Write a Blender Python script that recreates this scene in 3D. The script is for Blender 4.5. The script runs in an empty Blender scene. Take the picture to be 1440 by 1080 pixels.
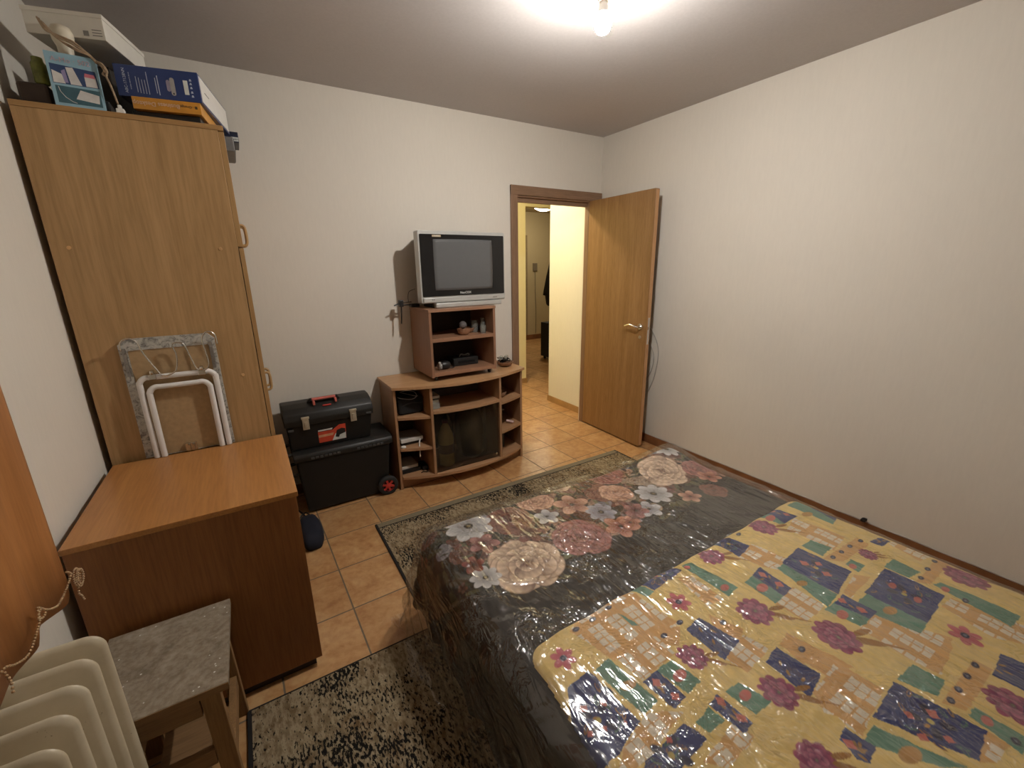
import bpy, bmesh, math, random
import numpy as np
from mathutils import Vector, Matrix, noise as mnoise
random.seed(7)
PI = math.pi
C = bpy.context.scene.collection
SC = bpy.context.scene

# ------------------------------------------------------------------ camera
cam_d = bpy.data.cameras.new('camera'); cam = bpy.data.objects.new('camera', cam_d); C.objects.link(cam)
cam_d.sensor_width = 36.0; cam_d.lens = 601.845/1440*36.0; cam_d.clip_start = 0.02; cam_d.clip_end = 60
CR = Vector((0.8507129, -0.52546588, -0.01315945)); CU = Vector((0.15079851, 0.22000193, 0.96377329)); CF = Vector((0.50353487, 0.8218788, -0.26639795))
m3 = Matrix((CR, CU, -CF)).transposed()
cam.matrix_world = Matrix.Translation((0, 0, 1.49715)) @ m3.to_4x4()
SC.camera = cam

# ------------------------------------------------------------------ world and exposure
w = bpy.data.worlds.new('world'); SC.world = w; w.use_nodes = True
w.node_tree.nodes['Background'].inputs[0].default_value = (0.02, 0.02, 0.025, 1)
w.node_tree.nodes['Background'].inputs[1].default_value = 0.3
SC.view_settings.view_transform = 'Standard'; SC.view_settings.look = 'None'; SC.view_settings.gamma = 1
SC.view_settings.exposure = 3.2
BULB_POWER = 260.0        # radiant strength of the bare bulb's globe
HALL_POWER = 14.0
FAR_POWER = 5.0

# ------------------------------------------------------------------ materials
MATS = {}
def _nt(name):
    m = bpy.data.materials.new(name); m.use_nodes = True; nt = m.node_tree
    return m, nt, nt.nodes['Principled BSDF']
def setp(b, rough=None, metal=None, spec=None, **k):
    if rough is not None: b.inputs['Roughness'].default_value = rough
    if metal is not None: b.inputs['Metallic'].default_value = metal
    if spec is not None: b.inputs['Specular IOR Level'].default_value = spec
    for a, v in k.items(): b.inputs[a.replace('_', ' ')].default_value = v
def coords(nt, scale=(1, 1, 1), rot=(0, 0, 0), loc=(0, 0, 0), world=False):
    mp = nt.nodes.new('ShaderNodeMapping'); mp.inputs['Scale'].default_value = scale; mp.inputs['Rotation'].default_value = rot; mp.inputs['Location'].default_value = loc
    if world:
        g = nt.nodes.new('ShaderNodeNewGeometry'); nt.links.new(g.outputs['Position'], mp.inputs[0])
    else:
        g = nt.nodes.new('ShaderNodeTexCoord'); nt.links.new(g.outputs['Object'], mp.inputs[0])
    return mp.outputs[0]
def ramp(nt, fac, stops):
    r = nt.nodes.new('ShaderNodeValToRGB'); e = r.color_ramp.elements
    e[0].position, e[0].color = stops[0][0], (*stops[0][1], 1)
    e[1].position, e[1].color = stops[-1][0], (*stops[-1][1], 1)
    for p, c in stops[1:-1]:
        x = e.new(p); x.color = (*c, 1)
    nt.links.new(fac, r.inputs[0]); return r.outputs[0]
def noise(nt, vec, scale=5, detail=3, rough=.5, dist=0):
    n = nt.nodes.new('ShaderNodeTexNoise'); n.inputs['Scale'].default_value = scale; n.inputs['Detail'].default_value = detail
    n.inputs['Roughness'].default_value = rough; n.inputs['Distortion'].default_value = dist
    nt.links.new(vec, n.inputs['Vector']); return n.outputs[0]
def math_(nt, op, a, b=None):
    n = nt.nodes.new('ShaderNodeMath'); n.operation = op
    for i, v in enumerate((a, b)):
        if v is None: continue
        if isinstance(v, (int, float)): n.inputs[i].default_value = v
        else: nt.links.new(v, n.inputs[i])
    return n.outputs[0]
def mixc(nt, fac, a, b, mode='MIX'):
    n = nt.nodes.new('ShaderNodeMix'); n.data_type = 'RGBA'; n.blend_type = mode
    for i, v in ((0, fac), (6, a), (7, b)):
        if isinstance(v, (int, float)): n.inputs[i].default_value = v
        elif isinstance(v, tuple): n.inputs[i].default_value = (*v, 1)
        else: nt.links.new(v, n.inputs[i])
    return n.outputs[2]
def bump(nt, b, h, strength=.2, dist=.002):
    n = nt.nodes.new('ShaderNodeBump'); n.inputs['Strength'].default_value = strength; n.inputs['Distance'].default_value = dist
    nt.links.new(h, n.inputs['Height']); nt.links.new(n.outputs[0], b.inputs['Normal'])
def sc(c, k): return tuple(min(1, x*k) for x in c)

def plain(name, col, rough=.5, metal=0, var=.12, nscale=30, bmp=0, spec=.5, **kw):
    if name in MATS: return MATS[name]
    m, nt, b = _nt(name); setp(b, rough, metal, spec, **kw)
    v = coords(nt); n = noise(nt, v, nscale, 3)
    nt.links.new(ramp(nt, n, [(.3, sc(col, 1-var)), (.7, sc(col, 1+var))]), b.inputs['Base Color'])
    if bmp: bump(nt, b, noise(nt, v, nscale*6, 2), bmp, .001)
    MATS[name] = m; return m
def wood(name, col, dark, axis='z', rough=.4, s=1.0, contrast=1.0, grain=1.0):
    if name in MATS: return MATS[name]
    m, nt, b = _nt(name); setp(b, rough, 0, .4)
    k = {'x': (1.2, 22, 22), 'y': (22, 1.2, 22), 'z': (22, 22, 1.2)}[axis]
    v = coords(nt, tuple(x*s for x in k)); v2 = coords(nt, tuple(x*s*6 for x in k))
    a = noise(nt, v, 1.0, 5, .6, .6); f = noise(nt, v2, 1.6, 3, .6)
    mid = tuple((p+q)/2 for p, q in zip(col, dark))
    c = ramp(nt, a, [(.5-.22/contrast, dark), (.5, mid), (.5+.18/contrast, col)])
    c = mixc(nt, .35*grain, c, ramp(nt, f, [(.35, sc(dark, .8)), (.6, col)]))
    nt.links.new(c, b.inputs['Base Color']); bump(nt, b, f, .08, .0006)
    MATS[name] = m; return m
def emis(name, col, strength):
    if name in MATS: return MATS[name]
    m = bpy.data.materials.new(name); m.use_nodes = True; nt = m.node_tree; nt.nodes.clear()
    e = nt.nodes.new('ShaderNodeEmission'); e.inputs[0].default_value = (*col, 1); e.inputs[1].default_value = strength
    o = nt.nodes.new('ShaderNodeOutputMaterial'); nt.links.new(e.outputs[0], o.inputs[0]); MATS[name] = m; return m
def bulb_mat(name, col, strength):
    """LED bulb: the diode plate faces down, so the underside of the globe glows most and its neck least"""
    m = bpy.data.materials.new(name); m.use_nodes = True; nt = m.node_tree; nt.nodes.clear()
    g = nt.nodes.new('ShaderNodeNewGeometry'); s = nt.nodes.new('ShaderNodeSeparateXYZ'); nt.links.new(g.outputs['Normal'], s.inputs[0])
    f = nt.nodes.new('ShaderNodeMapRange'); f.inputs[1].default_value = -1; f.inputs[2].default_value = 1; nt.links.new(s.outputs[2], f.inputs[0])
    r = ramp(nt, f.outputs[0], [(0, (1, 1, 1)), (.4, (.84, .84, .84)), (.53, (.42, .42, .42)), (.63, (.06, .06, .06)), (1, (.02, .02, .02))])
    e = nt.nodes.new('ShaderNodeEmission'); e.inputs[0].default_value = (*col, 1); nt.links.new(math_(nt, 'MULTIPLY', r, strength), e.inputs[1])
    o = nt.nodes.new('ShaderNodeOutputMaterial'); nt.links.new(e.outputs[0], o.inputs[0]); return m
def glass(name, col=(1, 1, 1), rough=.02, alpha=.75):
    """thin clear material: see-through with a fresnel gloss"""
    if name in MATS: return MATS[name]
    m = bpy.data.materials.new(name); m.use_nodes = True; nt = m.node_tree; nt.nodes.clear()
    t = nt.nodes.new('ShaderNodeBsdfTransparent'); t.inputs[0].default_value = (*col, 1)
    g = nt.nodes.new('ShaderNodeBsdfGlossy'); g.inputs['Roughness'].default_value = rough
    d = nt.nodes.new('ShaderNodeBsdfDiffuse'); d.inputs[0].default_value = (*col, 1)
    lw = nt.nodes.new('ShaderNodeFresnel'); lw.inputs[0].default_value = 1.5
    x = nt.nodes.new('ShaderNodeMixShader'); y = nt.nodes.new('ShaderNodeMixShader'); y.inputs[0].default_value = alpha
    nt.links.new(d.outputs[0], y.inputs[1]); nt.links.new(t.outputs[0], y.inputs[2])
    nt.links.new(lw.outputs[0], x.inputs[0]); nt.links.new(y.outputs[0], x.inputs[1]); nt.links.new(g.outputs[0], x.inputs[2])
    o = nt.nodes.new('ShaderNodeOutputMaterial'); nt.links.new(x.outputs[0], o.inputs[0]); MATS[name] = m; return m

# ------------------------------------------------------------------ geometry helpers
def wloc(o):
    p = Vector((0, 0, 0))
    while o is not None: p += o.location; o = o.parent
    return p
def nb(): return bmesh.new()
def obj(name, bm, m, parent=None, local=False, smooth=False, auto=None):
    """link a bmesh as one object; vertices are given in world metres unless local"""
    if not local:
        if parent is not None: off = wloc(parent); loc = Vector((0, 0, 0))
        else:
            if len(bm.verts):
                xs = [v.co for v in bm.verts]; lo = Vector((min(c.x for c in xs), min(c.y for c in xs), min(c.z for c in xs))); hi = Vector((max(c.x for c in xs), max(c.y for c in xs), max(c.z for c in xs)))
                off = Vector(((lo.x+hi.x)/2, (lo.y+hi.y)/2, lo.z))
            else: off = Vector((0, 0, 0))
            loc = off
        for v in bm.verts: v.co -= off
    else: loc = Vector((0, 0, 0))
    me = bpy.data.meshes.new(name); bm.normal_update(); bm.to_mesh(me); bm.free()
    o = bpy.data.objects.new(name, me); C.objects.link(o); o.location = loc
    if m is not None: me.materials.append(m)
    if smooth or auto:
        for p in me.polygons: p.use_smooth = True
        if auto:
            me.set_sharp_from_angle(angle=math.radians(auto))
    if parent is not None: o.parent = parent
    return o
def thing(name, label, cat, loc=(0, 0, 0), rotz=0, group=None):
    o = bpy.data.objects.new(name, None); C.objects.link(o); o.location = loc; o.rotation_euler = (0, 0, rotz); o.empty_display_size = .05
    o['label'] = label; o['category'] = cat
    if group: o['group'] = group
    return o
def tag(o, label, cat, group=None):
    o['label'] = label; o['category'] = cat
    if group: o['group'] = group
    return o
def struct(name, bm, m, parent=None, **k):
    o = obj(name, bm, m, parent, **k)
    if parent is None: o['kind'] = 'structure'
    return o
def bevel(bm, edges, r, seg=2):
    bmesh.ops.bevel(bm, geom=edges, offset=r, segments=seg, affect='EDGES', profile=.5)
def box(bm, x0, x1, y0, y1, z0, z1, r=0, seg=2, M=None):
    b2 = bmesh.new() if r or M else bm
    vs = [b2.verts.new(p) for p in ((x0, y0, z0), (x1, y0, z0), (x1, y1, z0), (x0, y1, z0), (x0, y0, z1), (x1, y0, z1), (x1, y1, z1), (x0, y1, z1))]
    for f in ((3, 2, 1, 0), (4, 5, 6, 7), (0, 1, 5, 4), (1, 2, 6, 5), (2, 3, 7, 6), (3, 0, 4, 7)): b2.faces.new([vs[i] for i in f])
    if b2 is not bm:
        if r: bevel(b2, list(b2.edges), r, seg)
        if M: bmesh.ops.transform(b2, matrix=M, verts=b2.verts)
        merge(bm, b2)
    return bm
def merge(bm, b2):
    me = bpy.data.meshes.new('tmp'); b2.to_mesh(me); b2.free(); bm.from_mesh(me); bpy.data.meshes.remove(me)
def Box(*a, **k): return box(nb(), *a, **k)
def hexa(pts, r=0):
    """8 free corners: bottom ring then top ring"""
    bm = nb(); vs = [bm.verts.new(p) for p in pts]
    for f in ((3, 2, 1, 0), (4, 5, 6, 7), (0, 1, 5, 4), (1, 2, 6, 5), (2, 3, 7, 6), (3, 0, 4, 7)): bm.faces.new([vs[i] for i in f])
    bmesh.ops.recalc_face_normals(bm, faces=bm.faces)
    if r: bevel(bm, list(bm.edges), r)
    return bm
def prism(bm, poly, a0, a1, axis='y', r=0, seg=2):
    """extrude a 2-D outline; axis is the extrusion direction"""
    b2 = nb()
    def P(u, v, a): return {'y': (u, a, v), 'x': (a, u, v), 'z': (u, v, a)}[axis]
    A = [b2.verts.new(P(u, v, a0)) for u, v in poly]; B = [b2.verts.new(P(u, v, a1)) for u, v in poly]
    b2.faces.new(A); b2.faces.new(B[::-1]); n = len(poly)
    for i in range(n): b2.faces.new((A[i], B[i], B[(i+1) % n], A[(i+1) % n]))
    bmesh.ops.recalc_face_normals(b2, faces=b2.faces)
    if r: bevel(b2, list(b2.edges), r, seg)
    merge(bm, b2); return bm
def rrect(x0, x1, y0, y1, r, n=5):
    out = []
    for cx, cy, a in ((x1-r, y1-r, 0), (x0+r, y1-r, 90), (x0+r, y0+r, 180), (x1-r, y0+r, 270)):
        for i in range(n+1):
            t = math.radians(a+90*i/n); out.append((cx+r*math.cos(t), cy+r*math.sin(t)))
    return out
def tube(bm, pts, r, n=8, closed=False, cap=True):
    pts = [Vector(p) for p in pts]; k = len(pts); rings = []
    up = None
    for i, p in enumerate(pts):
        a = pts[i-1] if (i > 0 or closed) else p; b = pts[(i+1) % k] if (i < k-1 or closed) else p
        d = (b-a).normalized() if (b-a).length > 1e-9 else Vector((0, 0, 1))
        if up is None: up = Vector((0, 0, 1)) if abs(d.z) < .9 else Vector((1, 0, 0))
        s = d.cross(up)
        if s.length < 1e-6: s = d.cross(Vector((1, .3, .2)))
        s.normalize(); up = s.cross(d).normalized()
        rr = r[i] if isinstance(r, (list, tuple)) else r
        rings.append([bm.verts.new(p+(s*math.cos(2*PI*j/n)+up*math.sin(2*PI*j/n))*rr) for j in range(n)])
    for i in range(k if closed else k-1):
        A = rings[i]; B = rings[(i+1) % k]
        for j in range(n): bm.faces.new((A[j], A[(j+1) % n], B[(j+1) % n], B[j]))
    if cap and not closed: bm.faces.new(rings[0][::-1]); bm.faces.new(rings[-1])
    return bm
def smooth_path(pts, sub=6, closed=False):
    pts = [Vector(p) for p in pts]; n = len(pts); out = []
    rng = range(n if closed else n-1)
    for i in rng:
        p0 = pts[(i-1) % n] if (closed or i > 0) else pts[i]; p1 = pts[i]; p2 = pts[(i+1) % n]; p3 = pts[(i+2) % n] if (closed or i+2 < n) else p2
        for j in range(sub):
            t = j/sub; out.append(.5*((2*p1)+(p2-p0)*t+(2*p0-5*p1+4*p2-p3)*t*t+(3*p1-p0-3*p2+p3)*t**3))
    if not closed: out.append(pts[-1])
    return out
def lathe(bm, prof, c=(0, 0, 0), n=24, axis='z', cap=True):
    rings = []; c = Vector(c)
    for r, h in prof:
        ring = []
        for j in range(n):
            a = 2*PI*j/n; p = (r*math.cos(a), r*math.sin(a), h)
            if axis == 'y': p = (p[0], p[2], p[1])
            if axis == 'x': p = (p[2], p[0], p[1])
            ring.append(bm.verts.new(c+Vector(p)))
        rings.append(ring)
    for A, B in zip(rings, rings[1:]):
        for j in range(n): bm.faces.new((A[j], A[(j+1) % n], B[(j+1) % n], B[j]))
    if cap:
        if prof[0][0] > 1e-5: bm.faces.new(rings[0][::-1])
        if prof[-1][0] > 1e-5: bm.faces.new(rings[-1])
    bmesh.ops.remove_doubles(bm, verts=bm.verts, dist=1e-6)
    bmesh.ops.recalc_face_normals(bm, faces=bm.faces)
    return bm
def text_bm(s, size, M, depth=.0006, bold=0):
    cu = bpy.data.curves.new('txt', 'FONT'); cu.body = s; cu.size = size; cu.extrude = depth; cu.align_x = 'CENTER'; cu.align_y = 'CENTER'; cu.offset = bold; cu.resolution_u = 3
    o = bpy.data.objects.new('txt', cu); C.objects.link(o); dg = bpy.context.evaluated_depsgraph_get(); dg.update()
    me = bpy.data.meshes.new_from_object(o.evaluated_get(dg)); bm = nb(); bm.from_mesh(me)
    bpy.data.objects.remove(o); bpy.data.curves.remove(cu); bpy.data.meshes.remove(me)
    bmesh.ops.transform(bm, matrix=M, verts=bm.verts); return bm
def facing_front(x, y, z, roll=0, rz=0):      # text in the X-Z plane, read from -Y
    return Matrix.Translation((x, y, z)) @ Matrix.Rotation(rz, 4, 'Z') @ Matrix.Rotation(PI/2, 4, 'X') @ Matrix.Rotation(roll, 4, 'Z')

# ================================================================== the setting
RX, LX, BY, FY, HZ = 2.807, -0.571, 3.040, -1.35, 2.537
def wall_mat(name, col, var=.05, streak=.5):
    m, nt, b = _nt(name); setp(b, .85, 0, .2)
    v = coords(nt, world=True); big = noise(nt, v, .9, 4, .55, .3); vs = coords(nt, (30, 30, 5), world=True); fine = noise(nt, vs, 2.5, 3, .6)
    c = ramp(nt, big, [(.3, sc(col, 1-var)), (.7, sc(col, 1+var*.6))])
    c = mixc(nt, .12*streak, c, ramp(nt, fine, [(.35, sc(col, .7)), (.65, sc(col, 1.1))]))
    nt.links.new(c, b.inputs['Base Color'])
    h = noise(nt, coords(nt, (110, 110, 45), world=True), 1.0, 3, .6); bump(nt, b, h, .25, .0012)
    MATS[name] = m; return m
M_wall = wall_mat('painted plaster', (.73, .685, .61), .04)
M_ceil = wall_mat('ceiling plaster', (.56, .53, .52), .05, 1.0)
M_hall = wall_mat('lamplight-tinted hall plaster', (.80, .72, .42), .03)  # yellow cast of the warm hall light put into the wall colour
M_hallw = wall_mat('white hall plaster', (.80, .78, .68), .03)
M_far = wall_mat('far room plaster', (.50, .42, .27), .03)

def floor_mat():
    m, nt, b = _nt('terracotta floor tiles'); setp(b, .33, 0, .45)
    T = .31; th = .0242; ox, oy = .2144, 1.7582
    g = nt.nodes.new('ShaderNodeNewGeometry')
    sub = nt.nodes.new('ShaderNodeVectorMath'); sub.operation = 'SUBTRACT'; nt.links.new(g.outputs['Position'], sub.inputs[0]); sub.inputs[1].default_value = (ox-31*T*math.cos(th)+31*T*math.sin(th), oy-31*T*math.sin(th)-31*T*math.cos(th), 0)
    ro = nt.nodes.new('ShaderNodeVectorRotate'); ro.rotation_type = 'Z_AXIS'; ro.inputs['Angle'].default_value = -th; nt.links.new(sub.outputs[0], ro.inputs[0])
    mp = nt.nodes.new('ShaderNodeMapping'); mp.inputs['Scale'].default_value = (1/T, 1/T, 0); nt.links.new(ro.outputs[0], mp.inputs[0])
    sep = nt.nodes.new('ShaderNodeSeparateXYZ'); nt.links.new(mp.outputs[0], sep.inputs[0])
    def edge(o):
        f = math_(nt, 'FRACT', o); return math_(nt, 'MINIMUM', f, math_(nt, 'SUBTRACT', 1.0, f))
    wob = noise(nt, mp.outputs[0], 14, 2)
    d = math_(nt, 'MINIMUM', edge(sep.outputs[0]), edge(sep.outputs[1]))
    d = math_(nt, 'ADD', d, math_(nt, 'MULTIPLY', math_(nt, 'SUBTRACT', wob, .5), .006))
    gr = nt.nodes.new('ShaderNodeMapRange'); gr.inputs[1].default_value = .008; gr.inputs[2].default_value = .014; nt.links.new(d, gr.inputs[0])
    fl = nt.nodes.new('ShaderNodeVectorMath'); fl.operation = 'FLOOR'; nt.links.new(mp.outputs[0], fl.inputs[0])
    wn = nt.nodes.new('ShaderNodeTexWhiteNoise'); wn.noise_dimensions = '3D'; nt.links.new(fl.outputs[0], wn.inputs[0])
    off = nt.nodes.new('ShaderNodeVectorMath'); off.operation = 'MULTIPLY_ADD'; nt.links.new(wn.outputs['Color'], off.inputs[0]); off.inputs[1].default_value = (9, 9, 9); nt.links.new(mp.outputs[0], off.inputs[2])
    n1 = noise(nt, off.outputs[0], 2.2, 5, .62, .8); n2 = noise(nt, off.outputs[0], 9, 4, .6)
    c = ramp(nt, n1, [(.3, (.36, .17, .06)), (.5, (.52, .29, .12)), (.7, (.62, .40, .20))])
    c = mixc(nt, .35, c, ramp(nt, n2, [(.35, (.36, .15, .05)), (.6, (.62, .38, .18))]))
    tv = ramp(nt, wn.outputs['Value'], [(0, (.90, .88, .86)), (1, (1, 1, 1))]); c = mixc(nt, 1.0, c, tv, 'MULTIPLY')
    c = mixc(nt, gr.outputs[0], (.17, .13, .09), c); nt.links.new(c, b.inputs['Base Color'])
    rr = nt.nodes.new('ShaderNodeMapRange'); rr.inputs[3].default_value = .8; rr.inputs[4].default_value = .3; nt.links.new(gr.outputs[0], rr.inputs[0]); nt.links.new(rr.outputs[0], b.inputs['Roughness'])
    h = math_(nt, 'ADD', gr.outputs[0], math_(nt, 'MULTIPLY', n2, .25)); bump(nt, b, h, .35, .0025)
    return m
M_floor = floor_mat()
struct('floor', Box(-.7, 6.4, FY-.1, 7.5, -.05, 0), M_floor)
struct('ceiling', Box(LX-.12, RX+.12, FY-.12, BY+.06, HZ, HZ+.1), M_ceil)
struct('wall_left', Box(LX-.12, LX, FY-.12, BY+.06, 0, HZ), M_wall)
struct('wall_right', Box(RX, RX+.12, FY-.12, BY+.06, 0, HZ), M_wall)
struct('wall_front', Box(LX, RX, FY-.12, FY, 0, HZ), M_wall)
# back wall with the doorway (opening x 1.92..2.67, z up to 2.03)
DX0, DX1, DZ = 1.918, 2.672, 2.030
bm = nb(); box(bm, LX, DX0, BY, BY+.06, 0, HZ); box(bm, DX0, DX1, BY, BY+.06, DZ, HZ); box(bm, DX1, RX, BY, BY+.06, 0, HZ)
struct('wall_back', bm, M_wall)
M_skirt = plain('brown skirting tile', (.20, .085, .035), .35, var=.25, nscale=8)
M_skirt_h = plain('ochre skirting tile', (.40, .24, .10), .35, var=.15, nscale=8)
struct('baseboard_right', Box(RX-.009, RX, FY, BY, 0, .072), M_skirt)
struct('baseboard_back', Box(LX, 1.865, BY-.009, BY, 0, .072), M_skirt)
struct('baseboard_left', Box(LX, LX+.009, FY, 2.9, 0, .072), M_skirt)
M_lam = wood('oak laminate door', (.36, .205, .085), (.235, .12, .042), 'z', .38)
M_case = wood('oak door casing', (.30, .18, .11), (.20, .115, .065), 'z', .45)
M_caseh = wood('oak door head', (.30, .18, .11), (.20, .115, .065), 'x', .45)
M_edge = wood('pale door edge', (.62, .36, .18), (.45, .24, .10), 'z', .45)
M_chrome = plain('brushed chrome', (.75, .74, .72), .22, 1, var=.03)
M_black = plain('black plastic', (.012, .011, .011), .42, var=.2)
M_dark = plain('matt black', (.008, .008, .008), .7, var=.2)
M_white = plain('white plastic', (.72, .70, .66), .35, var=.04)
# door 1 : frame, leaf, handle
frame = nb()
box(frame, DX0-.052, DX0+.012, BY-.016, BY, 0, DZ+.065, .003); box(frame, DX0, DX0+.014, BY-.004, BY+.062, 0, DZ, .002)
box(frame, DX1-.004, DX1+.13, BY-.016, BY, 0, DZ+.065, .003); box(frame, DX1-.006, DX1+.012, BY-.004, BY+.045, 0, DZ, .002)
fo = struct('door_1', frame, M_case)
h = nb(); box(h, DX0-.052, DX1+.13, BY-.018, BY-.002, DZ-.004, DZ+.066, .003); box(h, DX0, DX1, BY-.004, BY+.062, DZ-.016, DZ+.004, .002); box(h, DX0+.01, DX1-.004, BY+.02, BY+.05, DZ-.05, DZ-.01, .002)
obj('door_head', h, M_caseh, fo)
# leaf, swung open against the right wall (local: x along leaf from hinge, y thickness)
DL, DT, DH = .735, .040, 2.012
A = Matrix.Translation((2.664, 3.028, .012)) @ Matrix.Rotation(math.radians(-91.6), 4, 'Z')
leaf = nb(); prism(leaf, rrect(0, DL, 0, DH, .008, 3), 0, DT, 'y', .002, 1); bmesh.ops.transform(leaf, matrix=A @ Matrix.Translation((0, 0, 0)), verts=leaf.verts)
leaf_o = obj('door_leaf', leaf, M_lam, fo)
e = Box(DL-.001, DL+.0015, .004, DT-.004, .012, DH-.01, M=A); obj('edge_band', e, M_edge, leaf_o)
lk = Box(DL+.001, DL+.003, .011, .029, .87, 1.08, M=A); lo = obj('lock_plate', lk, M_chrome, leaf_o)
lb = Box(DL+.002, DL+.010, .015, .025, .985, 1.01, M=A); obj('latch_bolt', lb, M_chrome, leaf_o)
hn = nb(); hx, hz = DL-.062, 1.005
lathe(hn, [(0, -.012), (.022, -.012), (.025, -.006), (.025, 0)], (hx, 0, hz), 20, 'y')
tube(hn, smooth_path([(hx, -.008, hz), (hx, -.045, hz), (hx-.02, -.052, hz+.004), (hx-.07, -.05, hz+.012), (hx-.115, -.048, hz-.001), (hx-.125, -.047, hz+.002)], 4), [.009]*20+[.006], 10)
bmesh.ops.transform(hn, matrix=A, verts=hn.verts); obj('door_handle', hn, M_chrome, leaf_o, auto=40)
kh = nb(); lathe(kh, [(0, -.004), (.013, -.004), (.015, 0)], (hx, 0, hz-.085), 16, 'y'); box(kh, hx-.003, hx+.003, -.0055, -.004, hz-.096, hz-.076); bmesh.ops.transform(kh, matrix=A, verts=kh.verts)
obj('keyhole', kh, M_chrome, leaf_o)

# ---- hall and the far room seen through the doorway
struct('wall_hall_right', Box(RX, RX+.12, BY+.06, 3.785, 0, HZ), M_hallw)
struct('wall_hall_corner', Box(RX+.12, 6.3, 3.70, 3.785, 0, HZ), M_hall)
struct('wall_hall_left', Box(1.10, 1.20, BY+.06, 4.572, 0, HZ), M_hall)
bm = nb(); box(bm, 1.10, 3.022, 4.572, 4.69, 0, HZ); box(bm, 3.022, 4.9, 4.572, 4.69, 2.178, HZ); box(bm, 4.9, 6.3, 4.572, 4.69, 0, HZ)
struct('wall_hall_back', bm, M_hall)
struct('ceiling_hall', Box(1.10, 6.3, BY+.06, 4.69, HZ, HZ+.1), M_hallw)
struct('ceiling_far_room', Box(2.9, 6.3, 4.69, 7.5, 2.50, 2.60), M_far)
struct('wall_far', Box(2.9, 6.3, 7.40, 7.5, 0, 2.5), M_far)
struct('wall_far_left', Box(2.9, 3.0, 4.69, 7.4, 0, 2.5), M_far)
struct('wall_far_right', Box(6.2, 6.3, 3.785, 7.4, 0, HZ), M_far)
struct('baseboard_hall_right', Box(RX-.01, RX, BY+.06, 3.795, 0, .066), M_skirt_h)
struct('baseboard_hall_back', Box(1.20, 3.032, 4.562, 4.572, 0, .066), M_skirt_h)
struct('baseboard_far', Box(3.0, 6.2, 7.385, 7.40, 0, .10), M_skirt)
# far door in the back wall of the far room: a pale cupboard door line
struct('trim_1', Box(4.895, 4.925, 7.388, 7.40, .1, 2.07), plain('far room panel edge', (.28, .21, .12), .6))

# ---- lamps
def bulb():
    x, y, z = 1.324, 1.462, 2.392
    t = thing('light_bulb', 'bare glowing light bulb hanging in its socket from the grey ceiling', 'light bulb', (x, y, z-.05))
    g = nb(); R = .031
    prof = [(0, -.046)]+[(R*math.cos(a), -.015+R*math.sin(a)) for a in [math.radians(d) for d in range(-75, 31, 15)]]+[(.0235, .012), (.019, .026)]
    lathe(g, prof, (x, y, z), 28, cap=False)
    obj('glass_globe', g, bulb_mat('glowing bulb', (1, .955, .89), BULB_POWER), t, smooth=True)
    c = nb(); lathe(c, [(.0195, .024), (.0185, .045), (.015, .052), (.0135, .06), (0, .06)], (x, y, z), 24); obj('bulb_collar', c, M_white, t, smooth=False, auto=40)
    s = nb(); lathe(s, [(0, .058), (.0215, .058), (.023, .07), (.021, .10), (.012, .118), (.005, .122), (0, .122)], (x, y, z), 24); obj('lamp_socket', s, plain('cream socket', (.55, .48, .38), .4), t, auto=40)
    k = nb(); tube(k, [(x, y, z+.12), (x+.002, y, HZ-.01)], .0035, 8); obj('cord', k, M_white, t)
    k = nb(); lathe(k, [(.022, -.018), (.03, -.004), (.03, 0)], (x+.002, y, HZ), 20); obj('ceiling_rose', k, M_white, t, auto=40)
bulb()
def dome(x, y, z, R, label, power, vis=True):
    t = thing('ceiling_lamp', label, 'lamp', (x, y, z-.11))
    g = nb(); lathe(g, [(0, -.105), (R*.4, -.098), (R*.75, -.07), (R*.95, -.03), (R*.97, -.012)], (x, y, z), 32, cap=False); obj('glass_shade', g, emis(f'lamp shade {power}', (1, .86, .6), power), t, smooth=True)
    g = nb(); lathe(g, [(R*1.03, -.016), (R*1.03, 0), (0, 0)], (x, y, z), 32); obj('rim', g, plain('lamp rim', (.3, .22, .12), .4), t)
dome(4.62, 6.42, 2.50, .19, 'round glowing ceiling lamp in the far room beyond the doorway', FAR_POWER)
dome(2.05, 3.75, 2.537, .13, 'warm round ceiling lamp of the hall just behind the door head', HALL_POWER)
# far room things
t = thing('black_cabinet', 'low black cabinet in the far room seen through the doorway', 'cabinet', (4.30, 5.55, 0))
obj('body', Box(4.10, 4.55, 5.36, 5.76, .04, .60, .006), M_dark, t); obj('foot', Box(4.13, 4.16, 5.40, 5.43, 0, .045), M_dark, t); obj('foot', Box(4.13, 4.16, 5.69, 5.72, 0, .045), M_dark, t)
bm = nb(); lathe(bm, [(0, 0), (.10, 0), (.12, .03), (.09, .06), (.05, .075), (0, .08)], (4.28, 5.55, .60), 16)
tag(obj('dark_bag', bm, plain('dark cloth', (.02, .02, .022), .9), auto=60), 'small dark bag lying on top of the low black cabinet', 'bag')
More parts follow.
